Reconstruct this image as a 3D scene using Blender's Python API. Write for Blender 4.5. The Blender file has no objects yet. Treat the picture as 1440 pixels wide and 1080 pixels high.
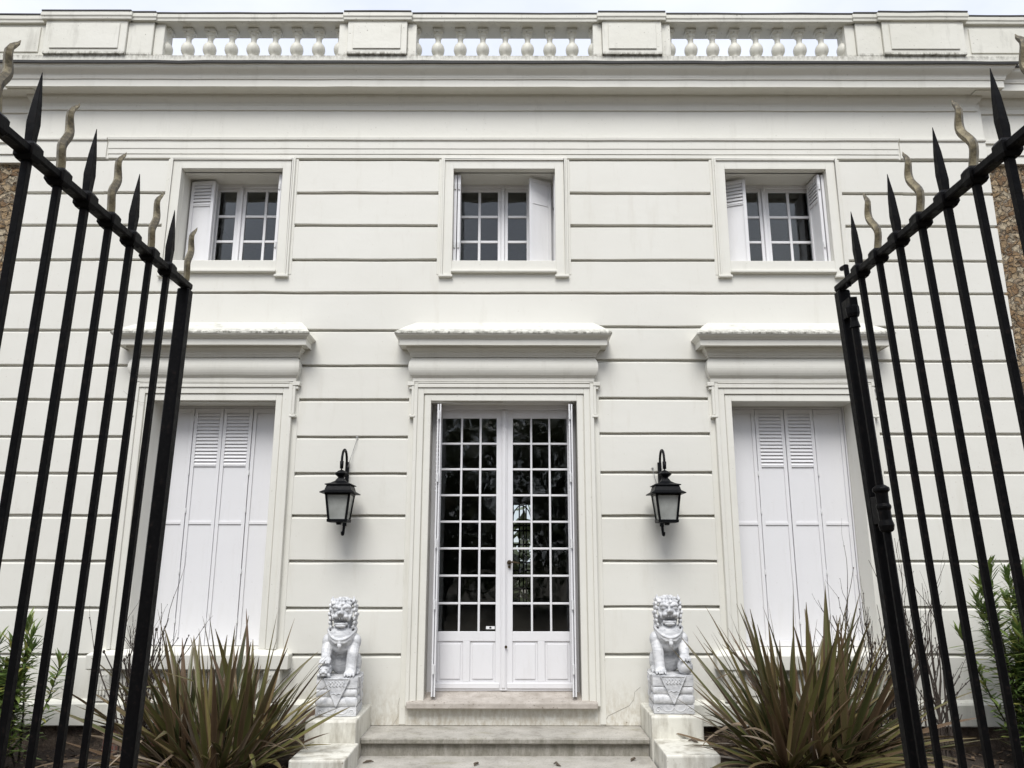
import bpy, bmesh, math, random
from mathutils import Vector, Matrix, noise
R = math.radians
random.seed(7)
sc = bpy.context.scene
COL = sc.collection

# ------------------------------------------------------------------ materials
def nodes_of(name):
    m = bpy.data.materials.new(name); m.use_nodes = True
    nt = m.node_tree; nt.nodes.clear()
    return m, nt
def N(nt, t, **kw):
    n = nt.nodes.new(t)
    for k, v in kw.items():
        if k.startswith('i_'):
            key = k[2:]
            n.inputs[int(key) if key.isdigit() else key.replace('_', ' ')].default_value = v
        else: setattr(n, k, v)
    return n
def ramp(nt, src, stops):
    r = N(nt, 'ShaderNodeValToRGB'); e = r.color_ramp.elements
    while len(e) < len(stops): e.new(0.5)
    for el, (p, c) in zip(e, stops):
        el.position = p; el.color = (c[0], c[1], c[2], 1) if not isinstance(c, (int, float)) else (c, c, c, 1)
    nt.links.new(src, r.inputs[0]); return r.outputs[0]
def mapped(nt, scale=(1, 1, 1)):
    tc = N(nt, 'ShaderNodeTexCoord'); mp = N(nt, 'ShaderNodeMapping'); mp.inputs['Scale'].default_value = scale
    nt.links.new(tc.outputs['Object'], mp.inputs[0]); return mp.outputs[0]
def noise_tex(nt, vec, scale, detail=4, rough=.55, dist=0):
    n = N(nt, 'ShaderNodeTexNoise'); n.inputs['Scale'].default_value = scale; n.inputs['Detail'].default_value = detail
    n.inputs['Roughness'].default_value = rough; n.inputs['Distortion'].default_value = dist
    nt.links.new(vec, n.inputs['Vector']); return n.outputs['Fac']
def mix(nt, fac, a, b, mode='MIX'):
    m = N(nt, 'ShaderNodeMix', data_type='RGBA', blend_type=mode)
    for sock, v in ((m.inputs[0], fac), (m.inputs[6], a), (m.inputs[7], b)):
        if hasattr(v, 'node'): nt.links.new(v, sock)
        elif isinstance(v, (int, float)) and sock.type == 'VALUE': sock.default_value = v
        elif isinstance(v, (int, float)): sock.default_value = (v, v, v, 1)
        else: sock.default_value = (v[0], v[1], v[2], 1)
    return m.outputs[2]
def finish(nt, color, rough=.6, bumps=(), metal=0., spec=.5):
    b = N(nt, 'ShaderNodeBsdfPrincipled'); o = N(nt, 'ShaderNodeOutputMaterial')
    if hasattr(color, 'node'): nt.links.new(color, b.inputs['Base Color'])
    else: b.inputs['Base Color'].default_value = (*color, 1)
    if hasattr(rough, 'node'): nt.links.new(rough, b.inputs['Roughness'])
    else: b.inputs['Roughness'].default_value = rough
    b.inputs['Metallic'].default_value = metal
    b.inputs['Specular IOR Level'].default_value = spec
    last = None
    for h, s, d in bumps:
        bp = N(nt, 'ShaderNodeBump'); bp.inputs['Strength'].default_value = s; bp.inputs['Distance'].default_value = d
        nt.links.new(h, bp.inputs['Height'])
        if last: nt.links.new(last, bp.inputs['Normal'])
        last = bp.outputs[0]
    if last: nt.links.new(last, b.inputs['Normal'])
    nt.links.new(b.outputs[0], o.inputs[0])
    return b

def paint_mat(name, c1, c2, stain=(.42, .40, .34), stain_amt=.25, rough=.55, bump=.12, streak=(3, 3, .5), band=None, lo=.56):
    m, nt = nodes_of(name); v = mapped(nt)
    big = noise_tex(nt, v, .9, 3); col = mix(nt, ramp(nt, big, [(.3, 0.), (.7, 1.)]), c1, c2)
    st = noise_tex(nt, mapped(nt, streak), 2.2, 6, .65)
    col = mix(nt, ramp(nt, st, [(lo, 0.), (lo + .26, stain_amt)]), col, stain)
    sp = noise_tex(nt, v, 46, 2, .5)
    col = mix(nt, ramp(nt, sp, [(.69, 0.), (.76, stain_amt * 1.2)]), col, stain)
    if band:
        tc = N(nt, 'ShaderNodeTexCoord'); sx = N(nt, 'ShaderNodeSeparateXYZ'); nt.links.new(tc.outputs['Object'], sx.inputs[0])
        mr = [N(nt, 'ShaderNodeMapRange') for _ in range(2)]
        for m_, (a, b) in zip(mr, ((band[1], band[2]), (band[3], band[2]))):
            m_.inputs[1].default_value = a; m_.inputs[2].default_value = b; nt.links.new(sx.outputs[band[0]], m_.inputs[0])
        mu = N(nt, 'ShaderNodeMath', operation='MULTIPLY'); nt.links.new(mr[0].outputs[0], mu.inputs[0]); nt.links.new(mr[1].outputs[0], mu.inputs[1])
        dn = noise_tex(nt, mapped(nt, (9, 9, 4)), 2.6, 7, .75); mu2 = N(nt, 'ShaderNodeMath', operation='MULTIPLY'); nt.links.new(mu.outputs[0], mu2.inputs[0]); nt.links.new(ramp(nt, dn, [(.40, 0.), (.60, 1.)]), mu2.inputs[1])
        col = mix(nt, mu2.outputs[0], col, stain)
    fine = noise_tex(nt, v, 120, 3); und = noise_tex(nt, v, 6, 3)
    finish(nt, col, rough, [(und, bump, .02), (fine, bump * .7, .003)])
    return m
M = {}
M['wall'] = paint_mat('painted render', (.660, .646, .588), (.694, .682, .628), stain=(.47, .43, .35), stain_amt=.36, band=('Z', .1, .30, .70))
M['trim'] = paint_mat('painted trim', (.660, .645, .582), (.694, .681, .622), stain_amt=.38, bump=.16)
M['balus'] = paint_mat('weathered balustrade', (.62, .605, .53), (.67, .655, .59), stain=(.16, .145, .11), stain_amt=.6, bump=.3, band=('Z', 6.60, 6.672, 6.700))
M['weather'] = paint_mat('weathered hood top', (.60, .59, .53), (.66, .65, .59), stain=(.13, .125, .10), stain_amt=.6, bump=.6, band=('Y', -.36, -.255, -.17))
M['joinery'] = paint_mat('white joinery', (.700, .694, .705), (.735, .730, .738), stain=(.5, .48, .44), stain_amt=.2, rough=.38, bump=.05, streak=(8, 8, 1))
M['plinth'] = paint_mat('painted plinth', (.63, .62, .55), (.68, .67, .60), stain=(.3, .28, .22), stain_amt=.6, bump=.25, lo=.5)
M['pier'] = paint_mat('painted pier', (.64, .625, .55), (.72, .705, .635), stain=(.22, .19, .135), stain_amt=.75, bump=.4, streak=(4, 4, 1.2), lo=.46)

def stone_step():
    m, nt = nodes_of('worn stone'); v = mapped(nt)
    a = noise_tex(nt, v, 5, 6, .65); c = ramp(nt, a, [(.22, (.19, .175, .15)), (.45, (.37, .35, .31)), (.75, (.50, .475, .43))])
    b = noise_tex(nt, v, 60, 3, .6); c = mix(nt, ramp(nt, b, [(.56, 0.), (.72, .6)]), c, (.12, .105, .08))
    g = noise_tex(nt, mapped(nt, (1.3, 3, 3)), 2.4, 5); c = mix(nt, ramp(nt, g, [(.55, 0.), (.75, .45)]), c, (.20, .19, .10))
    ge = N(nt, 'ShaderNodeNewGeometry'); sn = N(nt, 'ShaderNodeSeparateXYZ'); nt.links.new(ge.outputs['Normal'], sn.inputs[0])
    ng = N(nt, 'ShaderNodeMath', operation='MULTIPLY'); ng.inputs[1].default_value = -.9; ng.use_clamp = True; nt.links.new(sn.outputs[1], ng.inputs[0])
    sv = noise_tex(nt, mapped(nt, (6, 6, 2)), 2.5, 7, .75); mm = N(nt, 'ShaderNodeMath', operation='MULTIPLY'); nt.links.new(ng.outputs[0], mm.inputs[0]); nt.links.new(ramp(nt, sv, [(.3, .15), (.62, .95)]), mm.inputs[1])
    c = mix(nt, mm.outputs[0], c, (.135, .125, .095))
    finish(nt, c, .85, [(a, .4, .02), (b, .4, .004)]); return m
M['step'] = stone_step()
def sill_stone():
    m, nt = nodes_of('pinkish sill stone'); v = mapped(nt)
    a = noise_tex(nt, v, 9, 6, .65); c = ramp(nt, a, [(.3, (.31, .275, .235)), (.6, (.45, .41, .365)), (.8, (.54, .50, .46))])
    b = noise_tex(nt, v, 48, 2, .6); c = mix(nt, ramp(nt, b, [(.63, 0.), (.70, .8)]), c, (.13, .10, .08))
    finish(nt, c, .8, [(b, .4, .004)]); return m
M['sill'] = sill_stone()
def rubble():
    m, nt = nodes_of('rough brown rubble'); v = mapped(nt)
    n0 = N(nt, 'ShaderNodeTexNoise'); n0.inputs['Scale'].default_value = 9; nt.links.new(v, n0.inputs['Vector'])
    vv = N(nt, 'ShaderNodeMix', data_type='VECTOR'); vv.inputs[0].default_value = .10
    nt.links.new(v, vv.inputs[4]); nt.links.new(n0.outputs['Color'], vv.inputs[5])
    cell = N(nt, 'ShaderNodeTexVoronoi'); cell.inputs['Scale'].default_value = 18; nt.links.new(vv.outputs[1], cell.inputs['Vector'])
    edge = N(nt, 'ShaderNodeTexVoronoi', feature='DISTANCE_TO_EDGE'); edge.inputs['Scale'].default_value = 18; nt.links.new(vv.outputs[1], edge.inputs['Vector'])
    sep = N(nt, 'ShaderNodeSeparateColor'); nt.links.new(cell.outputs['Color'], sep.inputs[0])
    c = ramp(nt, sep.outputs[0], [(0, (.20, .115, .055)), (.35, (.37, .245, .125)), (.6, (.47, .355, .215)), (.85, (.58, .50, .36)), (1, (.30, .22, .14))])
    fn = noise_tex(nt, v, 42, 5, .7); c = mix(nt, ramp(nt, fn, [(.35, .75), (.6, 0.)]), c, (.07, .05, .035))
    c = mix(nt, ramp(nt, edge.outputs['Distance'], [(0., .9), (.06, 0.)]), c, (.28, .24, .19))
    hb = ramp(nt, edge.outputs['Distance'], [(0., 0.), (.16, 1.)])
    finish(nt, c, .9, [(hb, 1., .03), (fn, 1., .02)]); return m
M['rubble'] = rubble()
def foundation_mat():
    m, nt = nodes_of('damp foundation stone'); v = mapped(nt)
    a = noise_tex(nt, v, 11, 7, .7); c = ramp(nt, a, [(.3, (.035, .027, .02)), (.55, (.13, .095, .068)), (.75, (.26, .21, .16))])
    finish(nt, c, .95, [(a, 1., .05)]); return m
M['found'] = foundation_mat()
def brick():
    m, nt = nodes_of('old red brick')
    tc = N(nt, 'ShaderNodeTexCoord'); mp = N(nt, 'ShaderNodeMapping'); mp.inputs['Rotation'].default_value = (R(90), 0, 0)
    nt.links.new(tc.outputs['Object'], mp.inputs[0])
    b = N(nt, 'ShaderNodeTexBrick'); nt.links.new(mp.outputs[0], b.inputs[0])
    b.inputs['Scale'].default_value = 1; b.inputs['Brick Width'].default_value = .21; b.inputs['Row Height'].default_value = .068
    b.inputs['Mortar Size'].default_value = .006; b.inputs['Color1'].default_value = (.20, .075, .05, 1); b.inputs['Color2'].default_value = (.13, .05, .038, 1); b.inputs['Mortar'].default_value = (.16, .12, .10, 1)
    n = noise_tex(nt, mapped(nt), 30, 5); c = mix(nt, ramp(nt, n, [(.4, .6), (.65, 0.)]), b.outputs[0], (.06, .04, .03))
    finish(nt, c, .9, [(b.outputs[1], -.5, .01), (n, .5, .01)]); return m
M['brick'] = brick()
def iron(name, c, rough=.42):
    m, nt = nodes_of(name); v = mapped(nt)
    n = noise_tex(nt, v, 70, 4); col = mix(nt, ramp(nt, n, [(.58, 0.), (.75, .6)]), c, (c[0] * 2 + .012, c[1] * 1.8 + .006, c[2] * 1.6 + .004))
    finish(nt, col, ramp(nt, n, [(.3, rough - .1), (.7, rough + .15)]), spec=.09, bumps=[(n, .35, .003), (noise_tex(nt, v, 14, 2), .2, .006)]); return m
M['iron'] = iron('black painted iron', (.0035, .0034, .0038))
M['lampiron'] = iron('black lantern metal', (.006, .0065, .0075), .4)
def gold():
    m, nt = nodes_of('worn gold paint'); v = mapped(nt)
    n = noise_tex(nt, v, 30, 6, .75); col = ramp(nt, n, [(.3, (.02, .017, .012)), (.45, (.085, .07, .042)), (.58, (.22, .185, .11)), (.80, (.34, .30, .20))])
    finish(nt, col, .5, [(n, .4, .004)], metal=.25); return m
M['gold'] = gold()
def simple(name, c, rough=.6, metal=0, bump=None):
    m, nt = nodes_of(name); v = mapped(nt); n = noise_tex(nt, v, bump or 30, 4)
    col = mix(nt, n, tuple(x * .8 for x in c), tuple(min(1, x * 1.15) for x in c)); finish(nt, col, rough, [(n, .2, .004)], metal); return m
M['lead'] = simple('dark lead flashing', (.025, .024, .023), .65)
M['zinc'] = simple('zinc roof', (.25, .26, .28), .5)
M['dark'] = simple('dim room paint', (.34, .33, .31), .8)
M['floor'] = simple('dark floor boards', (.07, .05, .035), .4)
M['brass'] = simple('tarnished brass', (.10, .075, .045), .4, .8)
M['steel'] = simple('white painted hinge', (.70, .70, .70), .5)
M['sticker'] = simple('white paper', (.80, .80, .80), .6)
M['ink'] = simple('black ink', (.02, .02, .022), .6)
M['wire'] = simple('grey cable', (.30, .30, .29), .6)
M['void'] = simple('unlit room black', (.012, .010, .009), .9)  # near-black colour that stands for the dark behind closed shutters
def glass():
    m, nt = nodes_of('window glass')
    fr = N(nt, 'ShaderNodeFresnel'); fr.inputs[0].default_value = 1.62
    t = N(nt, 'ShaderNodeBsdfTransparent'); t.inputs[0].default_value = (.86, .89, .88, 1)
    g = N(nt, 'ShaderNodeBsdfGlossy'); g.inputs['Roughness'].default_value = .015
    n = noise_tex(nt, mapped(nt), 3.2, 2); bp = N(nt, 'ShaderNodeBump'); bp.inputs['Strength'].default_value = .06; bp.inputs['Distance'].default_value = .02
    nt.links.new(n, bp.inputs['Height']); nt.links.new(bp.outputs[0], g.inputs['Normal'])
    mx = N(nt, 'ShaderNodeMixShader'); o = N(nt, 'ShaderNodeOutputMaterial')
    nt.links.new(fr.outputs[0], mx.inputs[0]); nt.links.new(t.outputs[0], mx.inputs[1]); nt.links.new(g.outputs[0], mx.inputs[2]); nt.links.new(mx.outputs[0], o.inputs[0])
    return m
M['glass'] = glass()
def frosted():
    m, nt = nodes_of('frosted lantern glass'); v = mapped(nt)
    n = noise_tex(nt, v, 9, 3); c = ramp(nt, n, [(.3, (.30, .31, .29)), (.7, (.46, .47, .445))])
    b = finish(nt, c, .25); b.inputs['Transmission Weight'].default_value = .25; b.inputs['IOR'].default_value = 1.3
    return m
M['frost'] = frosted()
def marble():
    m, nt = nodes_of('grey white marble'); v = mapped(nt, (1, 1, 2.2))
    a = noise_tex(nt, v, 7, 7, .62, 1.2); c = ramp(nt, a, [(.28, (.31, .315, .325)), (.45, (.52, .525, .535)), (.62, (.68, .68, .685))])
    d = noise_tex(nt, mapped(nt), 38, 4, .6); c = mix(nt, ramp(nt, d, [(.55, 0.), (.75, .45)]), c, (.22, .225, .23))
    finish(nt, c, .5, [(d, .25, .004)]); return m
M['marble'] = marble()
def soil():
    m, nt = nodes_of('brown garden soil'); v = mapped(nt)
    a = noise_tex(nt, v, 14, 8, .75); c = ramp(nt, a, [(.3, (.014, .010, .007)), (.55, (.046, .031, .021)), (.75, (.10, .070, .047))])
    finish(nt, c, .95, [(a, 1., .04)]); return m
M['soil'] = soil()
def gravel():
    m, nt = nodes_of('pale gravel'); v = mapped(nt)
    a = N(nt, 'ShaderNodeTexVoronoi'); a.inputs['Scale'].default_value = 60; nt.links.new(v, a.inputs['Vector'])
    s = N(nt, 'ShaderNodeSeparateColor'); nt.links.new(a.outputs['Color'], s.inputs[0])
    c = ramp(nt, s.outputs[0], [(0, (.060, .048, .034)), (.5, (.10, .082, .058)), (1, (.17, .145, .11))])
    finish(nt, c, .9, [(a.outputs['Distance'], -.5, .01)]); return m
M['gravel'] = gravel()
def leafmat(name, stops, edge=None, rough=.45, trans=.15):
    m, nt = nodes_of(name)
    g = N(nt, 'ShaderNodeNewGeometry'); c = ramp(nt, g.outputs['Random Per Island'], stops)
    uv = N(nt, 'ShaderNodeUVMap'); sx = N(nt, 'ShaderNodeSeparateXYZ'); nt.links.new(uv.outputs[0], sx.inputs[0])
    if edge:
        w = N(nt, 'ShaderNodeMath', operation='ABSOLUTE'); s = N(nt, 'ShaderNodeMath', operation='SUBTRACT'); s.inputs[1].default_value = .5
        nt.links.new(sx.outputs[0], s.inputs[0]); nt.links.new(s.outputs[0], w.inputs[0])
        c = mix(nt, ramp(nt, w.outputs[0], [(.30, 0.), (.46, .8)]), c, edge)
        tipf = ramp(nt, sx.outputs[1], [(.7, 0.), (1., .5)]); c = mix(nt, tipf, c, (.16, .10, .055))
    mp = N(nt, 'ShaderNodeMapping'); mp.inputs['Scale'].default_value = (9, .6, 1); nt.links.new(uv.outputs[0], mp.inputs[0])
    st = noise_tex(nt, mp.outputs[0], 2.5, 3); c = mix(nt, ramp(nt, st, [(.35, .45), (.6, 0.)]), c, (.045, .038, .022))
    b = finish(nt, c, rough)
    o = [n for n in nt.nodes if n.type == 'OUTPUT_MATERIAL'][0]
    tr = N(nt, 'ShaderNodeBsdfTranslucent'); nt.links.new(c, tr.inputs[0])
    mx = N(nt, 'ShaderNodeMixShader'); mx.inputs[0].default_value = trans
    nt.links.new(b.outputs[0], mx.inputs[1]); nt.links.new(tr.outputs[0], mx.inputs[2]); nt.links.new(mx.outputs[0], o.inputs[0])
    return m
M['flax'] = leafmat('bronze flax leaf', [(0, (.042, .056, .018)), (.28, (.092, .102, .031)), (.52, (.165, .163, .052)), (.70, (.100, .070, .038)), (.86, (.155, .096, .058)), (1, (.32, .29, .10))], edge=(.19, .118, .074), rough=.36)
M['deadflax'] = leafmat('withered flax leaf', [(0, (.13, .09, .06)), (.5, (.24, .18, .12)), (1, (.36, .32, .27))], rough=.7, trans=.05)
M['shrub'] = leafmat('narrow green leaf', [(0, (.085, .15, .038)), (.5, (.155, .235, .06)), (.85, (.23, .30, .075)), (1, (.40, .37, .10))], rough=.42, trans=.38)
M['treeleaf'] = leafmat('dark tree leaf', [(0, (.05, .07, .03)), (1, (.16, .18, .09))])
M['litter'] = leafmat('brown fallen leaf', [(0, (.05, .03, .018)), (.6, (.12, .075, .045)), (1, (.22, .15, .09))], rough=.8, trans=.05)
M['twig'] = simple('bare brown twig', (.040, .029, .022), .8)
M['bark'] = simple('brown bark', (.09, .07, .05), .9)

# ------------------------------------------------------------------ mesh builder
class MB:
    def __init__(s): s.v = []; s.f = []; s.uv = None
    def add(s, vs, fs):
        o = len(s.v); s.v += [tuple(p) for p in vs]; s.f += [tuple(i + o for i in f) for f in fs]; return s
    def box(s, x0, x1, y0, y1, z0, z1):
        return s.add([(x0, y0, z0), (x1, y0, z0), (x1, y1, z0), (x0, y1, z0), (x0, y0, z1), (x1, y0, z1), (x1, y1, z1), (x0, y1, z1)],
                     [(0, 3, 2, 1), (4, 5, 6, 7), (0, 1, 5, 4), (1, 2, 6, 5), (2, 3, 7, 6), (3, 0, 4, 7)])
    def prism_x(s, prof, x0, x1):          # prof: (y,z) closed
        n = len(prof); vs = [(x0, y, z) for y, z in prof] + [(x1, y, z) for y, z in prof]
        fs = [(i, (i + 1) % n, n + (i + 1) % n, n + i) for i in range(n)] + [tuple(range(n))[::-1], tuple(range(n, 2 * n))]
        return s.add(vs, fs)
    def prism_y(s, poly, y0, y1):          # poly: (x,z) closed
        n = len(poly); vs = [(x, y0, z) for x, z in poly] + [(x, y1, z) for x, z in poly]
        fs = [(i, (i + 1) % n, n + (i + 1) % n, n + i) for i in range(n)] + [tuple(range(n)), tuple(range(n, 2 * n))[::-1]]
        return s.add(vs, fs)
    def mitre(s, prof, x0, x1, y, sl=1., sr=1., deep=.02, jit=0.):   # prof: (projection, z) bottom to top, returns at both ends
        vs = []; fs = []; m = len(prof)
        xs = [x0, x1]
        nseg = max(1, int((x1 - x0) / .25)) if jit else 1
        cols = []
        for p, z in prof:
            row = [(x0 - p * sl, y + deep, z), (x0 - p * sl, y - p, z)]
            for k in range(1, nseg):
                t = k / nseg; X = (x0 - p * sl) * (1 - t) + (x1 + p * sr) * t
                row.append((X, y - p, z + noise.noise((X * 3, z * 9, y)) * jit))
            row += [(x1 + p * sr, y - p, z), (x1 + p * sr, y + deep, z)]
            cols.append(row)
        w = len(cols[0])
        for r in cols: vs += r
        for i in range(m - 1):
            for j in range(w - 1): fs.append((i * w + j, i * w + j + 1, (i + 1) * w + j + 1, (i + 1) * w + j))
        fs.append(tuple(range(w))[::-1]); fs.append(tuple((m - 1) * w + j for j in range(w)))
        return s.add(vs, fs)
    def lathe(s, prof, c=(0, 0, 0), n=20, cap=True):      # prof (r,z)
        vs = []; fs = []
        for r, z in prof:
            for k in range(n):
                a = 2 * math.pi * k / n; vs.append((c[0] + r * math.cos(a), c[1] + r * math.sin(a), c[2] + z))
        for i in range(len(prof) - 1):
            for k in range(n): fs.append((i * n + k, i * n + (k + 1) % n, (i + 1) * n + (k + 1) % n, (i + 1) * n + k))
        if cap: fs.append(tuple(range(n))[::-1]); fs.append(tuple((len(prof) - 1) * n + k for k in range(n)))
        return s.add(vs, fs)
    def tube(s, pts, rad, n=6):
        pts = [Vector(p) for p in pts]; rad = rad if isinstance(rad, (list, tuple)) else [rad] * len(pts)
        vs = []; fs = []; up = None
        for i, p in enumerate(pts):
            d = (pts[min(i + 1, len(pts) - 1)] - pts[max(i - 1, 0)])
            d = d.normalized() if d.length > 1e-9 else Vector((0, 0, 1))
            if up is None: up = Vector((0, 0, 1)) if abs(d.z) < .9 else Vector((1, 0, 0))
            a = d.cross(up)
            a = a.normalized() if a.length > 1e-6 else Vector((1, 0, 0))
            b = a.cross(d).normalized(); up = b
            for k in range(n):
                t = 2 * math.pi * (k + .5) / n; vs.append(p + (a * math.cos(t) + b * math.sin(t)) * rad[i])
        for i in range(len(pts) - 1):
            for k in range(n): fs.append((i * n + k, i * n + (k + 1) % n, (i + 1) * n + (k + 1) % n, (i + 1) * n + k))
        fs.append(tuple(range(n))[::-1]); fs.append(tuple((len(pts) - 1) * n + k for k in range(n)))
        return s.add(vs, fs)
    def frustum(s, a, za, b, zb, c=(0, 0)):   # a,b: half sizes (hx,hy)
        vs = [(c[0] + sx * a[0], c[1] + sy * a[1], za) for sx, sy in ((-1, -1), (1, -1), (1, 1), (-1, 1))] + [(c[0] + sx * b[0], c[1] + sy * b[1], zb) for sx, sy in ((-1, -1), (1, -1), (1, 1), (-1, 1))]
        return s.add(vs, [(3, 2, 1, 0), (4, 5, 6, 7), (0, 1, 5, 4), (1, 2, 6, 5), (2, 3, 7, 6), (3, 0, 4, 7)])
    def ell(s, c, r, rot=None, nu=14, nv=10):
        vs = []; fs = []
        for i in range(nv + 1):
            t = math.pi * i / nv
            for k in range(nu):
                a = 2 * math.pi * k / nu
                p = Vector((r[0] * math.sin(t) * math.cos(a), r[1] * math.sin(t) * math.sin(a), r[2] * math.cos(t)))
                if rot: p = rot @ p
                vs.append(p + Vector(c))
        for i in range(nv):
            for k in range(nu): fs.append((i * nu + k, (i + 1) * nu + k, (i + 1) * nu + (k + 1) % nu, i * nu + (k + 1) % nu))
        return s.add(vs, fs)
    def build(s, name, mat, parent=None, off=(0, 0, 0), bevel=0., smooth=False, seg=1):
        me = bpy.data.meshes.new(name)
        base = Vector(off)
        me.from_pydata([tuple(Vector(v) - base) for v in s.v], [], s.f)
        if s.uv:
            l = me.uv_layers.new(name='UVMap')
            for li in me.loops: l.data[li.index].uv = s.uv[li.vertex_index]
        bm = bmesh.new(); bm.from_mesh(me)
        bmesh.ops.remove_doubles(bm, verts=[v for v in bm.verts], dist=1e-6) if not s.uv else None
        bmesh.ops.recalc_face_normals(bm, faces=bm.faces) if not s.uv else None
        bm.to_mesh(me); bm.free()
        me.materials.append(M[mat] if isinstance(mat, str) else mat)
        if smooth:
            for p in me.polygons: p.use_smooth = True
        o = bpy.data.objects.new(name, me); COL.objects.link(o)
        if parent: o.parent = parent
        if bevel:
            b = o.modifiers.new('bevel', 'BEVEL'); b.width = bevel; b.segments = seg; b.limit_method = 'ANGLE'; b.angle_limit = R(40)
        return o
def thing(name, label, cat, loc, group=None, rz=0):
    o = bpy.data.objects.new(name, None); COL.objects.link(o); o.location = loc; o.rotation_euler.z = rz
    o.empty_display_size = .1
    o['label'] = label; o['category'] = cat
    if group: o['group'] = group
    return o
def tag(o, label, cat, group=None):
    o['label'] = label; o['category'] = cat
    if group: o['group'] = group
    return o
def structure(o, kind='structure'): o['kind'] = kind; return o
def inst(o, parent, loc=None, rz=None):
    c = o.copy(); COL.objects.link(c); c.parent = parent
    if loc is not None: c.location = loc
    if rz is not None: c.rotation_euler.z = rz
    return c

# ------------------------------------------------------------------ the house
YW = 7.0
HB = (0, YW, 0)
house = thing('house', 'two storey cream rendered house with grooved walls, roof balustrade and glazed front door', 'house', HB)
UW = [-2.695, 0.0, 2.685]; UH = .505; UZ0, UZ1 = 4.466, 5.44
LW = [-2.67, 2.675]; LH = .575; LZ0, LZ1 = .885, 3.09
DX0, DX1, DZ0, DZ1 = -.670, .680, .46, 3.09
opens = [(c - UH, c + UH, UZ0, UZ1) for c in UW] + [(c - LH, c + LH, LZ0, LZ1) for c in LW] + [(DX0, DX1, DZ0, DZ1)]
EDGE = 4.82
GL = [.29, .859, 1.246, 1.645, 2.042, 2.420, 2.756, 3.104, 3.429, 3.775, 4.151, 4.485, 4.845, 5.19, 5.555]
GR = [.29, .866, 1.261, 1.651, 2.046, 2.435, 2.791, 3.120, 3.483, 3.813, 4.151, 4.485, 4.844, 5.19, 5.555]
w = MB()
def course(mb, x0, x1, z0, z1, lo, hi, y):
    n = max(1, int((x1 - x0) / .16)); rows = []
    for k in range(n + 1):
        x = x0 + (x1 - x0) * k / n
        j0 = noise.noise((x * 2.3, z0 * 5, 1.)) * .006 if lo else 0
        j1 = noise.noise((x * 2.3, z1 * 5, 2.)) * .006 if hi else 0
        a = z0 + (.0085 if lo else 0) + j0; b = z1 - (.008 if hi else 0) + j1
        prof = [(y + .06, a), (y + .004, a), (y, a + .004), (y, b - .02), (y + .026, b - .002), (y + .06, b - .002)] if hi else [(y + .06, a), (y + .004, a), (y, a + .004), (y, b - .02), (y, b), (y + .06, b)]
        rows.append([(x, p[0], p[1]) for p in prof])
    vs = [p for r in rows for p in r]; fs = []
    for k in range(n):
        for i in range(6): fs.append((k * 6 + i, k * 6 + (i + 1) % 6, (k + 1) * 6 + (i + 1) % 6, (k + 1) * 6 + i))
    fs.append(tuple(range(6))); fs.append(tuple(n * 6 + i for i in range(6))[::-1])
    mb.add(vs, fs)
def wall_band(mb, xa, xb, z0, z1, lo, hi, y):
    hit = [o for o in opens if o[0] < xb and o[1] > xa and o[2] < z1 - .001 and o[3] > z0 + .001]
    xs = sorted({xa, xb} | {v for o in hit for v in o[:2] if xa < v < xb})
    for s0, s1 in zip(xs, xs[1:]):
        o = next((o for o in hit if o[0] <= s0 + .001 and o[1] >= s1 - .001), None)
        if o is None: course(mb, s0, s1, z0, z1, lo, hi, y); continue
        if o[2] > z0: course(mb, s0, s1, z0, o[2], lo, False, y)
        if o[3] < z1: course(mb, s0, s1, o[3], z1, False, hi, y)
for G, xa, xb, y in ((GL, -3.95, 0, YW), (GR, 0, 3.94, YW), (GL, -EDGE, -3.953, YW + .006), (GR, 3.943, EDGE, YW + .006)):
    for z0, z1 in zip(G, G[1:]): wall_band(w, xa, xb, z0, z1, z0 > .5, True, y)
# backing behind the grooves, pierced by the same openings (3 mm larger)
def backing(mb, y0, y1):
    zs = sorted({.25, 6.3} | {z for o in opens for z in o[2:]})
    for a, b in zip(zs, zs[1:]):
        cuts = sorted([(o[0] - .003, o[1] + .003) for o in opens if o[2] <= a + .001 and o[3] >= b - .001]); x = -EDGE + .004
        for c0, c1 in cuts: mb.box(x, c0, y0, y1, a, b); x = c1
        mb.box(x, EDGE - .004, y0, y1, a, b)
backing(w, YW + .040, YW + .078)
for o in opens:                           # reveals
    d1 = YW + .42
    w.box(o[0] - .09, o[0], YW + .06, d1, o[2] - .09, o[3] + .09); w.box(o[1], o[1] + .09, YW + .06, d1, o[2] - .09, o[3] + .09)
    w.box(o[0], o[1], YW + .06, d1, o[3], o[3] + .09); w.box(o[0], o[1], YW + .06, d1, o[2] - .09, o[2])
w.box(-EDGE + .002, EDGE - .002, YW + .004, YW + .2, 5.557, 6.2)
w.build('facade_wall', 'wall', house, HB)
# plain strips beside the door where the grooves stop, and at the quoins
mg = []
for c, h in ((.005, .675), (LW[0], LH), (LW[1], LH)):
    for sg in (-1, 1):
        a, b = sorted((c + sg * (h + .15), c + sg * (h + .203))); mg.append(MB().box(a, b, YW - .005, YW + .03, .60 if h < .6 else .30, 3.30))
for c in UW:
    for sg in (-1, 1):
        a, b = sorted((c + sg * .60, c + sg * .648)); mg.append(MB().box(a, b, YW - .005, YW + .03, 4.33, 5.548))
for q in mg: q.build('plain_margin', 'trim', house, HB, bevel=.003)
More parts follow.
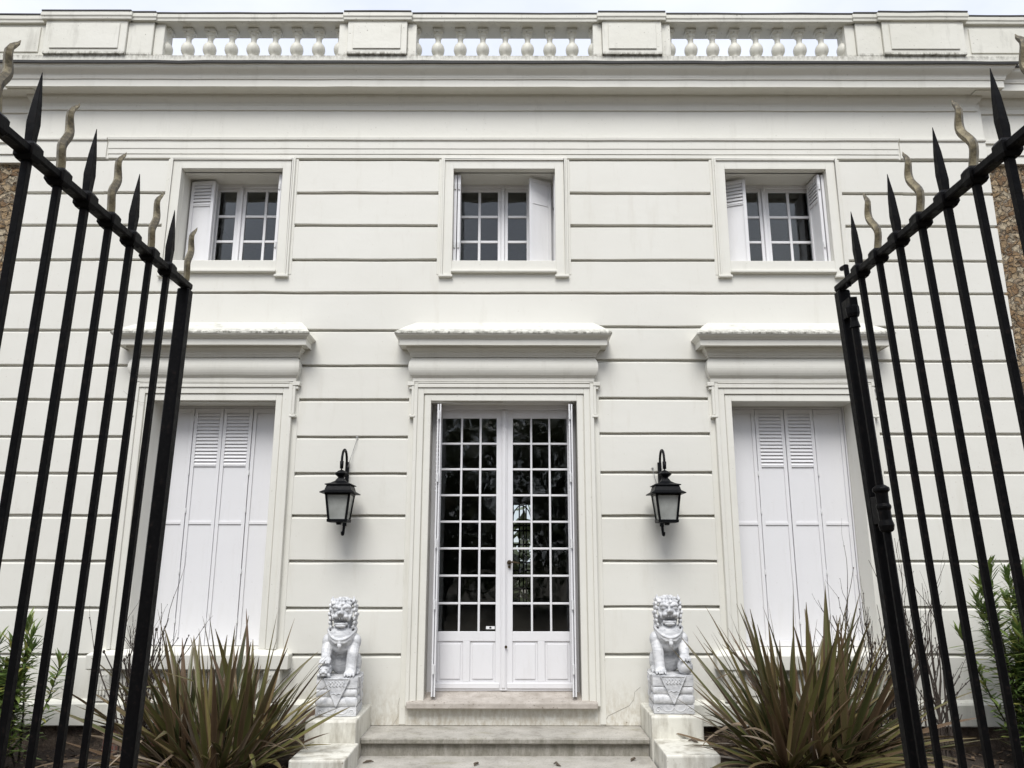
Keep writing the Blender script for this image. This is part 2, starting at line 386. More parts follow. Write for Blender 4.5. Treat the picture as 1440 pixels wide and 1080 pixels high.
# frieze and architrave bands
f = MB()
f.mitre([(.0, 5.60), (.010, 5.602), (.010, 5.655), (.016, 5.659), (.016, 5.742), (.03, 5.747), (.034, 5.778), (.004, 5.783)], -3.955, 3.935, YW, .3, .3, .03, .003)
f.box(-EDGE, EDGE, YW - .004, YW + .03, 5.783, 6.085)
for x0, x1 in ((-EDGE, -3.975), (3.955, EDGE)): f.box(x0, x1, YW - .008, YW + .03, 5.562, 5.742); f.mitre([(.012, 5.744), (.024, 5.75), (.026, 5.776), (.006, 5.782)], x0, x1, YW, 0, 0)
f.box(-3.95, 3.935, YW - .005, YW + .03, 5.559, 5.599)
f.build('frieze', 'trim', house, HB, bevel=.003)
for pts in ([(-3.50, 3.17), (-3.44, 3.12), (-3.40, 3.09), (-3.33, 3.065), (-3.24, 3.05)], [(1.18, .60), (1.13, .56), (1.12, .50), (1.08, .45), (.99, .41), (.90, .37), (.86, .31)], [(-.92, .30), (-.88, .36), (-.885, .45), (-.86, .58)]):
    cr = MB(); yy = YW - .057 if pts[0][0] < -3 else YW - .001
    cr.tube([(x, yy, z) for x, z in pts], [.0010] * len(pts), 4); cr.build('crack', 'bark', house, HB)
# cornice, breaking back a little over the wings
c = MB()
def cyma(p0, z0, p1, z1, n=6, rev=False):
    out = []
    for i in range(n + 1):
        t = i / n; u = (t - math.sin(2 * math.pi * t) / (2 * math.pi) * .9)
        out.append((p0 + (p1 - p0) * (u if not rev else t + math.sin(2 * math.pi * t) / (2 * math.pi) * .6), z0 + (z1 - z0) * t))
    return out
CPROF = [(.006, 6.084), (.018, 6.086), (.022, 6.120), (.012, 6.124), (.012, 6.138)] + cyma(.014, 6.140, .060, 6.225, 7) + [(.062, 6.238), (.198, 6.238), (.2, 6.232), (.2, 6.306), (.21, 6.309), (.214, 6.324)] + cyma(.216, 6.326, .282, 6.418, 8) + [(.290, 6.420), (.290, 6.428), (0, 6.46)]
c.mitre(CPROF, -4.76, 4.76, YW, 1, 1, .1, .004)
c.mitre([(p, z - .003) for p, z in CPROF], -9.5, -4.70, YW + .05, 0, 0, .1)
c.mitre([(p, z - .003) for p, z in CPROF], 4.70, 9.5, YW + .05, 0, 0, .1)
c.build('cornice', 'trim', house, HB)
g = MB(); 
g.mitre([(.292, 6.4265), (.306, 6.424), (.308, 6.450), (.1, 6.468)], -4.762, 4.762, YW, 1, 1, .1, .008)
for x0, x1 in ((-9.5, -4.87), (4.87, 9.5)): g.mitre([(.296, 6.4265), (.305, 6.427), (.305, 6.443), (.1, 6.461)], x0, x1, YW + .05, 0, 0, .1, .008)
g.build('gutter_flashing', 'lead', house, HB)
# balustrade
YB = 6.90
b = MB()
b.box(-9.5, 9.5, YB + .01, YB + .27, 6.44, 6.664)
def coping(x0, x1, fr, z0=7.047, z1=7.128): 
    b.mitre([(.0, z0), (fr, z0), (fr + .004, z0 + .03), (fr + .012, z0 + .036), (fr + .012, z1)], x0, x1, YB + .02, .0 if abs(x0) > 9 else .6, 0 if abs(x1) > 9 else .6, .24, .004)
def panelled(x0, x1, y, deep=.2, inset=.06, ztop=7.05):
    b.box(x0, x1, y, y + deep, 6.664, ztop)
    a0, a1, c0, c1 = x0 + inset, x1 - inset, 6.664 + .055, ztop - .04
    b.box(a0, a1, y - .012, y + .02, c0, c1)
for sg in (-1, 1):
    panelled(*sorted((sg * .998, sg * 1.605)), YB - .015)
    for q in ((.905, .996), (1.607, 1.70)): b.box(*sorted((sg * q[0], sg * q[1])), YB + .02, YB + .22, 6.664, 7.05)
    b.box(*sorted((sg * 3.50, sg * 3.60)), YB + .035, YB + .22, 6.664, 7.05)
    b.box(*sorted((sg * 3.602, sg * 3.862)), YB + .01, YB + .22, 6.664, 7.05)
    panelled(*sorted((sg * 3.864, sg * 4.70)), YB - .015, inset=.07)
    panelled(*sorted((sg * 4.702, sg * 5.45)), YB + .05, inset=.08)
    b.box(*sorted((sg * 5.452, sg * 9.5)), YB + .07, YB + .25, 6.664, 7.05)
    coping(*sorted((sg * .985, sg * 1.615)), .055); coping(*sorted((sg * 1.62, sg * 3.59)), .025); coping(*sorted((sg * 3.60, sg * 3.845)), .04)
    coping(*sorted((sg * 3.855, sg * 4.705)), .06); coping(*sorted((sg * 4.72, sg * 5.47)), .0); coping(*sorted((sg * 5.475, sg * 9.5)), -.02)
coping(-.975, .975, .025)
bal = b.build('balustrade', 'balus', house, HB, bevel=.004)
k = MB()
for x0, x1, fr in ((-.98, .98, .03),) + tuple((*sorted((s_ * a, s_ * d)), fr) for s_ in (-1, 1) for a, d, fr in ((.985, 1.617, .06), (1.619, 3.595, .03), (3.60, 3.85, .045), (3.853, 4.708, .065), (4.715, 5.47, .005), (5.475, 9.5, -.015))):
    k.mitre([(fr + .005, 7.129), (fr + .012, 7.130), (fr + .012, 7.144), (fr - .02, 7.152)], x0, x1, YB + .02, .4, .4, .25, .010)
k.build('coping_cap', 'lead', bal, HB)
bl = MB()
bl.box(-.052, .052, -.052, .052, .335, .385)
BP = [(.055, 0), (.055, .03), (.042, .045), (.036, .07), (.045, .088), (.058, .106), (.066, .128), (.0685, .150), (.066, .172), (.058, .194), (.045, .212), (.033, .224), (.029, .236), (.028, .262), (.031, .292), (.035, .300), (.044, .304), (.044, .313), (.034, .317), (.039, .325), (.048, .334), (.050, .338)]
bl.lathe(BP, (0, 0, 0), 20)
bxs = [-.925, -.693, -.462, -.228, .006, .237, .467, .700, .930]
for sg in (-1, 1):
    bxs += [sg * (1.70 + .007 + .2262 * i) for i in range(0, 9)]
first = None
for x in bxs:
    loc = (x, YB + .135 - YW, 6.663)
    if first is None:
        first = bl.build('baluster', 'balus', bal, smooth=False); first.location = loc
        for p in first.data.polygons: p.use_smooth = len(p.vertices) == 4 and abs(p.normal.z) < .99
    else:
        inst(first, bal, loc, random.uniform(0, .3) if False else 0)
# plinth, foundation, brick patch
for x0, x1 in ((-EDGE - .02, -1.35), (1.45, EDGE + .02)): MB().mitre([(.045, .293), (.05, .30), (.05, .462), (.035, .482), (.0, .50)], x0, x1, YW, 1, 0 if x1 < 0 else 1, .03, .004).build('plinth', 'plinth', house, HB)
for x0, x1 in ((-9.5, -EDGE - .05), (EDGE + .05, 9.5)): MB().mitre([(.045, .293), (.05, .30), (.05, .462), (.0, .50)], x0, x1, YW + .07, 0, 0, .03).build('plinth', 'plinth', house, HB)
fo = MB()
nx, nz = 190, 9
def rough_sheet(mb, x0, x1, z0, z1, y, nx, nz, amp, sc):
    vs = []
    for j in range(nz + 1):
        for i in range(nx + 1):
            x = x0 + (x1 - x0) * i / nx; z = z0 + (z1 - z0) * j / nz
            vs.append((x, y - abs(noise.noise((x * sc, z * sc, 3.1))) * amp - noise.noise((x * sc * 3, z * sc * 3, 1.)) * amp * .4, z))
    mb.add(vs, [(j * (nx + 1) + i, j * (nx + 1) + i + 1, (j + 1) * (nx + 1) + i + 1, (j + 1) * (nx + 1) + i) for j in range(nz) for i in range(nx)])
rough_sheet(fo, -9.5, -3.36, -.3, .32, YW + .03, 150, 12, .05, 9)
rough_sheet(fo, -2.7, 9.5, -.3, .32, YW + .03, 260, 12, .05, 9)
fo.build('foundation', 'found', house, HB, smooth=True)
bk = MB(); bk.box(-3.36, -3.12, YW - .005, YW + .2, -.3, .292); bk.box(-3.12, -2.70, YW + .10, YW + .2, -.3, .292); bk.build('brick_patch', 'brick', house, HB, bevel=.004)
cs = MB(); cs.box(-3.118, -2.70, YW - .03, YW + .099, -.3, .07); cs.build('cellar_ledge', 'pier', house, HB, bevel=.006)
# side wings of rough stone with plain bands
for sg in (-1, 1):
    ww = MB()
    x0, x1 = sorted((sg * (EDGE - .03), sg * 9.5)); rough_sheet(ww, x0, x1, .3, 5.54, YW + .10, 160, 180, .035, 16)
    wing = ww.build('stone_wing', 'rubble', house, HB, smooth=True)
    bb = MB(); x0, x1 = sorted((sg * (EDGE + .003), sg * 9.5))
    bb.box(x0, x1, YW + .05, YW + .3, 5.535, 5.62); bb.box(x0, x1, YW + .035, YW + .3, 5.622, 5.70); bb.box(x0, x1, YW + .05, YW + .3, 5.702, 6.09); bb.box(x0, x1, YW + .03, YW + .3, 5.75, 5.785)
    bb.build('plain_band', 'trim', wing, HB, bevel=.003)
# body of the house behind the front, flat roof and dark rooms
r = MB(); r.box(-9.5, 9.5, YW + .25, 15, 6.40, 6.47); r.build('roof', 'zinc', house, HB)
sh = MB(); sh.box(-9.5, -9.2, YW + .2, 15, -.3, 6.39); sh.box(9.2, 9.5, YW + .2, 15, -.3, 6.39); sh.box(-9.2, -.9, 14.7, 15, -.3, 6.39); sh.box(1.6, 9.2, 14.7, 15, -.3, 6.39); sh.box(-.9, 1.6, 14.7, 15, 3.4, 6.39); sh.box(-.9, 1.6, 14.7, 15, -.3, .5)
sh.build('outer_wall', 'rubble', house, HB)
def room(mb, x0, x1, z0, z1, y0, y1, t=.12, hole=None):
    mb.box(x0 - t, x0, y0, y1, z0, z1); mb.box(x1, x1 + t, y0, y1, z0, z1); mb.box(x0 - t, x1 + t, y0, y1 + t, z1, z1 + t)
    if hole:
        hx0, hx1, hz0, hz1 = hole
        mb.box(x0 - t, hx0, y1, y1 + t, z0, z1); mb.box(hx1, x1 + t, y1, y1 + t, z0, z1); mb.box(hx0, hx1, y1, y1 + t, z0, hz0); mb.box(hx0, hx1, y1, y1 + t, hz1, z1)
    else: mb.box(x0 - t, x1 + t, y1, y1 + t, z0, z1)
    for xs in ((x0 - t, x0), (x1, x1 + t)): pass
rm = MB()
room(rm, -2.6, 2.6, .49, 3.5, YW + .425, 12.6, hole=(.10, .40, .95, 2.55))
for a, b2 in ((-2.6, DX0 - .092), (DX1 + .092, 2.6)): rm.box(a, b2, YW + .425, YW + .5, .49, 3.5)
rm.box(DX0 - .092, DX1 + .092, YW + .425, YW + .5, DZ1 + .092, 3.5)
for cx in UW:
    room(rm, cx - 1.1, cx + 1.1, 3.9, 5.95, YW + .425, 10.2)
    rm.box(cx - 1.1, cx - UH - .092, YW + .425, YW + .5, 3.9, 5.95); rm.box(cx + UH + .092, cx + 1.1, YW + .425, YW + .5, 3.9, 5.95)
    rm.box(cx - UH - .092, cx + UH + .092, YW + .425, YW + .5, UZ1 + .092, 5.95); rm.box(cx - UH - .092, cx + UH + .092, YW + .425, YW + .5, 3.9, UZ0 - .092)
    rm.box(cx - 1.22, cx + 1.22, YW + .425, 10.32, 3.78, 3.898)
inter = rm.build('interior', 'dark', house, HB)
fl = MB(); fl.box(-2.72, 2.72, YW + .425, 12.72, .36, .488); fl.build('floor_boards', 'floor', inter, HB)
bw = MB()
for x in (.10, .20, .265, .31, .40): bw.box(x - .011, x + .011, 12.55, 12.59, .95, 2.55)
for z in (.96, 1.22, 1.5, 1.62, 1.9, 2.12, 2.2, 2.54): bw.box(.09, .41, 12.56, 12.60, z - .014, z + .014)
for q in range(8):
    a0, a1 = math.pi * q / 8, math.pi * (q + 1) / 8; bw.tube([(.24 + .16 * math.cos(a0), 12.57, 2.22 + .3 * math.sin(a0)), (.24 + .16 * math.cos(a1), 12.57, 2.22 + .3 * math.sin(a1))], .012, 4)
bw.build('back_grille', 'iron', inter, HB)

# ------------------------------------------------------------------ surrounds, hoods, windows, door
def portal(mb, x0, x1, z0, z1, layers):      # layers (inner, outer, front y, foot z)
    for a, o_, y, foot in layers:
        mb.box(x0 - o_, x0 - a, y, YW + .058, foot, z1 + o_); mb.box(x1 + a, x1 + o_, y, YW + .058, foot, z1 + o_)
        mb.box(x0 - a, x1 + a, y, YW + .058, z1 + a, z1 + o_)
def hood(cx, hx, parent, dz=0.):
    h = MB(); T = lambda L: [(p_, z_ + dz) for p_, z_ in L]
    bulge = [(.058 + .042 * math.sin(math.pi * i / 9) ** .7, 3.300 + .19 * i / 9) for i in range(10)]
    h.mitre(T([(.0, 3.262), (.052, 3.264), (.054, 3.296)] + bulge), cx - hx, cx + hx, YW, .76, .76, .02, .004)
    h.mitre(T([(.05, 3.4915), (.074, 3.493), (.078, 3.508), (.086, 3.511), (.09, 3.530), (.096, 3.533)] + cyma(.098, 3.534, .128, 3.572, 4) + [(.128, 3.580), (.197, 3.580), (.2, 3.574), (.2, 3.628), (.208, 3.631)] + cyma(.210, 3.633, .246, 3.664, 5) + [(.252, 3.667)]), cx - hx, cx + hx, YW, .76, .76, .02, .004)
    o = h.build('hood', 'trim', parent, HB)
    t = MB(); n = 30; rows = []
    for i in range(n + 1):
        u = i / n; X0 = cx - hx - .02; X1 = cx + hx + .04; F0 = cx - hx - .253 * .76; F1 = cx + hx + .253 * .76
        jf = noise.noise((u * 14 + cx, 3, 1)) * .006 + noise.noise((u * 45, cx, 1)) * .003
        xb = X0 + (X1 - X0) * u; xf = F0 + (F1 - F0) * u
        rows.append([(xf, YW - .235, 3.6685 + dz), (xf, YW - .253 + jf, 3.669 + dz), (xf, YW - .254 + jf * .6, 3.684 + dz + jf * .8), (xf * .5 + xb * .5, YW - .12, 3.775 + dz + jf), (xb, YW + .01, 3.855 + dz), (xb, YW + .01, 3.66 + dz)])
    vs = [q for r_ in rows for q in r_]; fs = [(a * 6 + i, a * 6 + (i + 1) % 6, (a + 1) * 6 + (i + 1) % 6, (a + 1) * 6 + i) for a in range(n) for i in range(6)] + [tuple(range(6)), tuple(n * 6 + i for i in range(6))[::-1]]
    t.add(vs, fs); t.build('hood_top', 'weather', parent, HB)
    return o
def big_surround(mb, x0, x1, z1, foot):
    portal(mb, x0, x1, foot, z1, [(-.003, .055, YW - .028, foot), (.055, .062, YW - .022, foot), (.062, .118, YW - .04, foot), (.118, .152, YW - .052, foot)])
    # crossette ears and the little drops below them
    for sg, xe in ((-1, x0), (1, x1)):
        a, b_ = sorted((xe + sg * .152, xe + sg * .176)); mb.box(a, b_, YW - .05, YW + .02, 2.955, 3.262)
        a, b_ = sorted((xe + sg * .135, xe + sg * .192)); mb.box(a, b_, YW - .058, YW + .02, 2.93, 2.952)
        a, b_ = sorted((xe + sg * .150, xe + sg * .215)); mb.box(a, b_, YW - .056, YW + .02, 3.225, 3.262)
        a, b_ = sorted((xe + sg * .150, xe + sg * .200)); mb.box(a, b_, YW - .045, YW + .02, 3.195, 3.222)
    mb.box(x0 - .150, x1 + .150, YW - .048, YW + .02, z1 + .1545, 3.2605)
    mb.box(x0 - .118, x1 + .118, YW - .056, YW + .02, 3.247, 3.2595)

# shutters
def leaf_shutter(wd, ht, louvre=None, mid=None, t=.028, ns=5):
    m = MB(); st = .032
    m.box(0, st, 0, t, 0, ht); m.box(wd - st, wd, 0, t, 0, ht); m.box(st, wd - st, 0, t, 0, .05); m.box(st, wd - st, 0, t, ht - .04, ht)
    top = ht - .04
    if louvre:
        z0 = ht - louvre; m.box(st, wd - st, 0, t, z0 - .012, z0)
        for i in range(ns):
            a = z0 + (top - z0) * i / ns; h = (top - z0) / ns
            m.add([(st, -.004, a + .004), (wd - st, -.004, a + .004), (wd - st, t * .45, a + h * 1.02), (st, t * .45, a + h * 1.02), (st, .004, a), (wd - st, .004, a), (wd - st, t * .6, a + h * .98), (st, t * .6, a + h * .98)],
                  [(0, 1, 2, 3), (4, 7, 6, 5), (0, 4, 5, 1), (1, 5, 6, 2), (2, 6, 7, 3), (3, 7, 4, 0)])
        m.box(st, wd - st, t * .62, t - .003, z0, top); top = z0 - .012
    m.box(st, wd - st, .011, t - .005, .05, top)
    if mid: m.box(st, wd - st, .001, t - .001, mid, mid + .028)
    return m
def knuckle(zc, r=.010, h=.05):
    m = MB(); m.lathe([(r, -h / 2), (r * 1.05, -h / 4), (r * .9, 0), (r * 1.05, h / 4), (r, h / 2)], (0, 0, zc), 8); return m

def panes(mb, x0, x1, z0, z1, nx, nz, y, rnd, t=.003):
    for i in range(nx):
        for j in range(nz):
            a, b = x0 + (x1 - x0) * i / nx, x0 + (x1 - x0) * (i + 1) / nx; c, d = z0 + (z1 - z0) * j / nz, z0 + (z1 - z0) * (j + 1) / nz
            q = [rnd.uniform(-.0012, .0012) for _ in range(4)]
            mb.add([(a, y + q[0], c), (b, y + q[1], c), (b, y + q[2], d), (a, y + q[3], d), (a, y + q[0] + t, c), (b, y + q[1] + t, c), (b, y + q[2] + t, d), (a, y + q[3] + t, d)], [(0, 1, 2, 3), (7, 6, 5, 4), (0, 4, 5, 1), (1, 5, 6, 2), (2, 6, 7, 3), (3, 7, 4, 0)])
PR = random.Random(5)
# upper windows -------------------------------------------------------------
upper_leaves = [[(-3.190, YW + .19, 6), (-3.168, YW + .225, 3)], [], []]
for i, cx in enumerate(UW):
    sm = MB(); x0, x1 = cx - UH, cx + UH
    portal(sm, x0, x1, UZ0, UZ1, [(-.003, .085, YW - .022, 4.312), (.085, .10, YW - .036, 4.312), (.10, .118, YW - .028, 4.312)])
    for sg, xe in ((-1, x0), (1, x1)):
        a, b_ = sorted((xe - sg * .012, xe + sg * .122)); sm.box(a, b_, YW - .04, YW + .02, 4.300, 4.322)
    sw = sm.build('window', 'trim', house, HB, bevel=.003)
    ap = MB(); ap.box(x0 + .001, x1 - .001, YW - .020, YW + .10, 4.371, UZ0 + .004); ap.box(x0 - .003, x1 + .003, YW - .046, YW + .02, 4.345, 4.369)
    ap.prism_x([(YW + .10, 4.44), (YW + .10, UZ0 + .004), (YW + .36, UZ0 + .03), (YW + .36, 4.44)], x0 + .001, x1 - .001)
    ap.build('sill', 'trim', sw, HB, bevel=.004)
    yf = YW + .32
    fr = MB(); fr.box(x0 + .001, x0 + .028, yf, yf + .06, UZ0, UZ1 - .001); fr.box(x1 - .028, x1 - .001, yf, yf + .06, UZ0, UZ1 - .001); fr.box(x0 + .028, x1 - .028, yf, yf + .06, UZ1 - .035, UZ1 - .001)
    fr.build('window_frame', 'joinery', sw, HB, bevel=.003)
    zb, zt = UZ0 + .075, 5.367
    for (a, b_) in ((x0 + .028, cx - .035), (cx + .003, x1 - .028)):
        cm = MB(); y0 = yf + .012; y1 = yf + .05
        gl0, gl1 = a + .032, b_ - .032
        cm.box(a, gl0, y0, y1, UZ0 + .005, UZ1 - .036); cm.box(gl1, b_, y0, y1, UZ0 + .005, UZ1 - .036)
        cm.box(gl0, gl1, y0, y1, zt, UZ1 - .036); cm.box(gl0, gl1, y0, y1, UZ0 + .005, zb)
        xm = (gl0 + gl1) / 2; cm.box(xm - .013, xm + .013, y0 + .004, y1 - .004, zb, zt)
        for kz in (1, 2):
            z = zb + (zt - zb) * kz / 3; cm.box(gl0, xm - .0135, y0 + .006, y1 - .006, z - .013, z + .013); cm.box(xm + .0135, gl1, y0 + .006, y1 - .006, z - .013, z + .013)
        cm.build('casement', 'joinery', sw, HB, bevel=.003)
        gm = MB(); panes(gm, gl0, gl1, zb, zt, 2, 3, yf + .030, PR); gm.build('glass', 'glass', sw, HB)
    ms = MB(); ms.box(cx - .034, cx + .002, yf - .006, yf + .05, UZ0 + .005, UZ1 - .037); ms.lathe([(.012, -.02), (.014, 0), (.012, .02)], (cx - .012, yf - .01, UZ1 - .05), 8)
    ms.build('meeting_stile', 'joinery', sw, HB, bevel=.004)
    # folded shutters: (hinge x, hinge y, angle of the leaf from +x)
    spec = {0: [(-3.185, 7.215, -5, 0), (-2.250, 7.30, -90, 1), (-2.220, 7.30, -90, 1), (-3.18, 7.25, -2, 1)],
            1: [(-.470, 7.30, -88, 1), (-.498, 7.30, -90, 1), (.462, 7.255, 180 + 28, 0), (.495, 7.30, -90, 1)],
            2: [(2.200, 7.225, -22, 0), (2.188, 7.28, -14, 1), (3.105, 7.285, -87, 0), (3.150, 7.29, -88, 1)]}[i]
    lf = leaf_shutter(.245, .935, .26, ns=6)
    base = None
    for (hx, hy, an, kind) in spec:
        if base is None: base = lf.build('shutter', 'joinery', sw, bevel=.002); o = base
        else: o = inst(base, sw)
        o.location = (hx - HB[0], hy - HB[1], UZ0 + .012); o.rotation_euler.z = R(an)
    for (hx, hy, an, kind) in spec[1:3] if i != 1 else spec[0:2]:
        for z in (4.66, 5.28):
            ex, ey = hx + .245 * math.cos(R(an)), hy + .245 * math.sin(R(an)); MB().lathe([(.010, -.03), (.011, 0), (.010, .03)], (ex + .012, ey - .004, z), 8).build('hinge', 'steel', sw, HB)

# shuttered ground floor windows ------------------------------------------------
for i, cx in enumerate(LW):
    sm = MB(); x0, x1 = cx - LH, cx + LH
    big_surround(sm, x0, x1, LZ1, .905)
    sw = sm.build('shuttered_window', 'trim', house, HB, bevel=.004)
    hood(cx - .004, .715, sw)
    si = MB(); si.mitre([(.085, .742), (.105, .75), (.11, .865), (.10, .873), (.03, .9045)], x0 - .195, x1 + .195, YW, .8, .8, .02, .003)
    si.prism_x([(YW + .0, .80), (YW + .0, .886), (YW + .30, .905), (YW + .30, .80)], x0 + .001, x1 - .001)
    si.build('sill', 'trim', sw, HB, bevel=.004)
    for sg in (-1, 1):
        cb = MB(); xc = cx + sg * .72
        prof = [(YW, .487), (YW - .052, .487), (YW - .055, .53), (YW - .066, .60), (YW - .085, .67), (YW - .092, .712), (YW - .092, .741), (YW, .741)]
        cb.prism_x(prof, xc - .068, xc + .068)
        for k_ in range(4): cb.ell((xc - .042 + .028 * k_, YW - .091, .702), (.007, .007, .007), None, 8, 6)
        for k_ in range(3): cb.box(xc - .035 + .028 * k_, xc - .021 + .028 * k_, YW - .074, YW - .05, .54, .655)
        cb.build('corbel', 'trim', sw, HB, bevel=.004)
    pn = MB(); pn.box(cx - .60, cx + .60, YW - .012, YW + .02, .53, .70); pn.build('apron_panel', 'trim', sw, HB, bevel=.004)
    W4 = (x1 - x0 - .03) / 4
    zl = LZ0 + .022; hh = 3.062 - zl
    s1 = leaf_shutter(W4 - .006, hh, None, 1.975 - zl); s2 = leaf_shutter(W4 - .006, hh, .54, 1.975 - zl, ns=15)
    for q in range(4):
        nm = 'solid' if q in (0, 3) else 'louvred'
        o = (s1 if q in (0, 3) else s2).build('shutter_leaf', 'joinery', sw, bevel=.0025)
        o.location = (x0 + .015 + W4 * q + .003, YW + .245 + (.004 if q % 2 else 0) - YW, zl)
        if q in (1, 2): o['label'] = 'shutter leaf with louvres at its top'
    fr = MB(); fr.box(x0 + .001, x0 + .014, YW + .24, YW + .30, zl, LZ1 - .001); fr.box(x1 - .014, x1 - .001, YW + .24, YW + .30, zl, LZ1 - .001); fr.box(x0 + .014, x1 - .014, YW + .255, YW + .30, 3.066, LZ1 - .001)
    fr.build('window_frame', 'joinery', sw, HB, bevel=.003)
    bkp = MB(); bkp.box(x0 + .001, x1 - .001, YW + .31, YW + .33, LZ0, LZ1 - .001); bkp.build('dark_backing', 'void', sw, HB)  # added near-black sheet, its colour standing in for the unlit room behind
    for q in (1, 2, 3):
        for z in (1.12, 1.55, 2.10, 2.45, 2.97):
            if q == 2 and z > 1.2: continue
            MB().lathe([(.006, -.022), (.0075, 0), (.006, .022)], (x0 + .015 + W4 * q + random.uniform(-.004, .004), YW + .242, z), 8).build('hinge', 'steel', sw, HB)

# front door ----------------------------------------------------------------------
sm = MB(); big_surround(sm, DX0, DX1, DZ1, .452)
door = sm.build('front_door', 'trim', house, HB, bevel=.004)
hood(.0, .80, door)
yd = YW + .20
fr = MB(); fr.box(DX0 + .001, DX0 + .045, yd - .005, yd + .07, .52, DZ1 - .001); fr.box(DX1 - .04, DX1 - .001, yd - .005, yd + .07, .52, DZ1 - .001); fr.box(DX0 + .045, DX1 - .04, yd - .005, yd + .07, 3.05, DZ1 - .001)
fr.build('door_frame', 'joinery', door, HB, bevel=.004)
glz0, glz1 = 1.033, 2.967
for n_, (a, b_, cols) in enumerate(((-.622, -.018, [(-.580, -.402), (-.384, -.226), (-.206, -.064)]), (.030, .638, [(.088, .253), (.271, .425), (.443, .600)]))):
    lm = MB(); y0, y1 = yd + .012, yd + .055
    lm.box(a, cols[0][0], y0, y1, .535, 3.048); lm.box(cols[2][1], b_, y0, y1, .535, 3.048)
    lm.box(cols[0][0], cols[2][1], y0, y1, glz1, 3.048); lm.box(cols[0][0], cols[2][1], y0, y1, .535, .610); lm.box(cols[0][0], cols[2][1], y0, y1, .95, glz0)
    cxm = (cols[0][0] + cols[2][1]) / 2 ; lm.box(cxm - .032, cxm + .032, y0, y1, .61, .95)
    for p0, p1 in ((cols[0][0], cxm - .032), (cxm + .032, cols[2][1])):
        lm.box(p0, p1, y0 + .012, y1 - .01, .61, .95); lm.box(p0 + .022, p1 - .022, y0 + .002, y0 + .02, .632, .928)
    for q in (0, 1): lm.box(cols[q][1], cols[q + 1][0], y0 + .003, y1 - .003, glz0, glz1)
    for r_ in range(1, 8):
        z = glz0 + (glz1 - glz0) * r_ / 8
        for q in range(3): lm.box(cols[q][0], cols[q][1], y0 + .006, y1 - .006, z - .0095, z + .0095)
    lm.box(a + .01, b_ - .01, y0 - .012, y0, .555, .600)
    lm.build('door_leaf', 'joinery', door, HB, bevel=.003)
    gm = MB(); panes(gm, cols[0][0], cols[2][1], glz0, glz1, 3, 8, yd + .032, PR); gm.build('glass', 'glass', door, HB)
am = MB(); am.box(-.020, .036, yd - .002, yd + .05, .537, 3.046); am.box(-.008, .024, yd - .012, yd - .001, .56, 3.04); am.build('astragal', 'joinery', door, HB, bevel=.004)
hm = MB(); hm.lathe([(.022, 0), (.024, .004), (.016, .012)], (0, 0, 0), 12)
hm2 = MB()
def disc(mb, x, z, r, y0, y1, n=14): mb.prism_y([(x + r * math.cos(2 * math.pi * k_ / n), z + r * math.sin(2 * math.pi * k_ / n)) for k_ in range(n)], y0, y1)
disc(hm2, .058, 1.636, .020, yd - .006, yd + .012); 
for x, z, r_, a, b_ in ((.058, 1.596, .013, yd - .003, yd + .012), (.030, .905, .012, yd - .018, yd - .011)): kh = MB(); disc(kh, x, z, r_, a, b_); kh.build('keyhole', 'brass', door, HB)
hm2.tube([(.058, yd - .004, 1.636), (.058, yd - .04, 1.637), (.07, yd - .05, 1.638), (.10, yd - .05, 1.637), (.135, yd - .046, 1.632), (.15, yd - .044, 1.628)], [.008, .008, .009, .008, .008, .006], 8)
hm2.build('handle', 'brass', door, HB, smooth=False)
st = MB(); st.box(-.150, -.072, yd + .0295, yd + .0305, 1.052, 1.077); stk = st.build('sticker', 'sticker', door, HB)
ik = MB(); disc(ik, -.112, 1.0645, .009, yd + .0285, yd + .0292); ik.box(-.1005, -.0985, yd + .0285, yd + .0292, 1.056, 1.073); ik.build('sticker_mark', 'ink', door, HB)
# folded shutter stacks at both jambs
sl = leaf_shutter(.235, 2.53, .8, 1.3, t=.014, ns=20)
b0 = None
for hx, hy, an in ((-.628, yd - .005, -84.2), (-.606, yd - .012, -84.2), (.690 - .050, yd - .005, -94.8), (.690 - .072, yd - .012, -94.8)):
    if b0 is None: b0 = sl.build('shutter', 'joinery', door, bevel=.002); o = b0
    else: o = inst(b0, door)
    o.location = (hx, hy - YW, .525); o.rotation_euler.z = R(an)
for x in (-.588, .607):
    for z in (.75, 1.28, 1.80, 2.38, 2.95):
        MB().box(x - .009, x + .009, yd - .262, yd - .249, z - .035, z + .035).lathe([(.009, -.04), (.009, .04)], (x, yd - .264, z), 8).build('hinge', 'steel', door, HB)
ts = MB(); ts.prism_x([(YW - .082, .437), (YW - .086, .442), (YW - .086, .482), (YW - .080, .488), (YW + .24, .533), (YW + .24, .437)], -.806, .806)
ts.build('threshold', 'sill', door, HB, bevel=.006)

# ------------------------------------------------------------------ front steps and piers
steps = thing('front_steps', 'worn grey stone steps leading up to the glazed front door', 'steps', (0, 6.6, 0))
SB = (0, 6.6, 0)
def worn_slab(mb, x0, x1, y0, y1, z0, z1, amp=.006, n=46):
    rows = []
    for i in range(n + 1):
        x = x0 + (x1 - x0) * i / n; j = noise.noise((x * 5, z1 * 3, 0)) * amp; dip = -abs(noise.noise((x * 9, z1, 4))) * amp
        rows.append([(x, y1, z0), (x, y0 + j + .006, z0), (x, y0 + j, z0 + .008), (x, y0 + j, z1 - .010 + dip), (x, y0 + j + .012, z1 + dip * .5), (x, y1, z1)])
    vs = [q for r_ in rows for q in r_]; mb.add(vs, [(a * 6 + i, a * 6 + (i + 1) % 6, (a + 1) * 6 + (i + 1) % 6, (a + 1) * 6 + i) for a in range(n) for i in range(6)] + [tuple(range(6)), tuple(n * 6 + i for i in range(6))[::-1]])
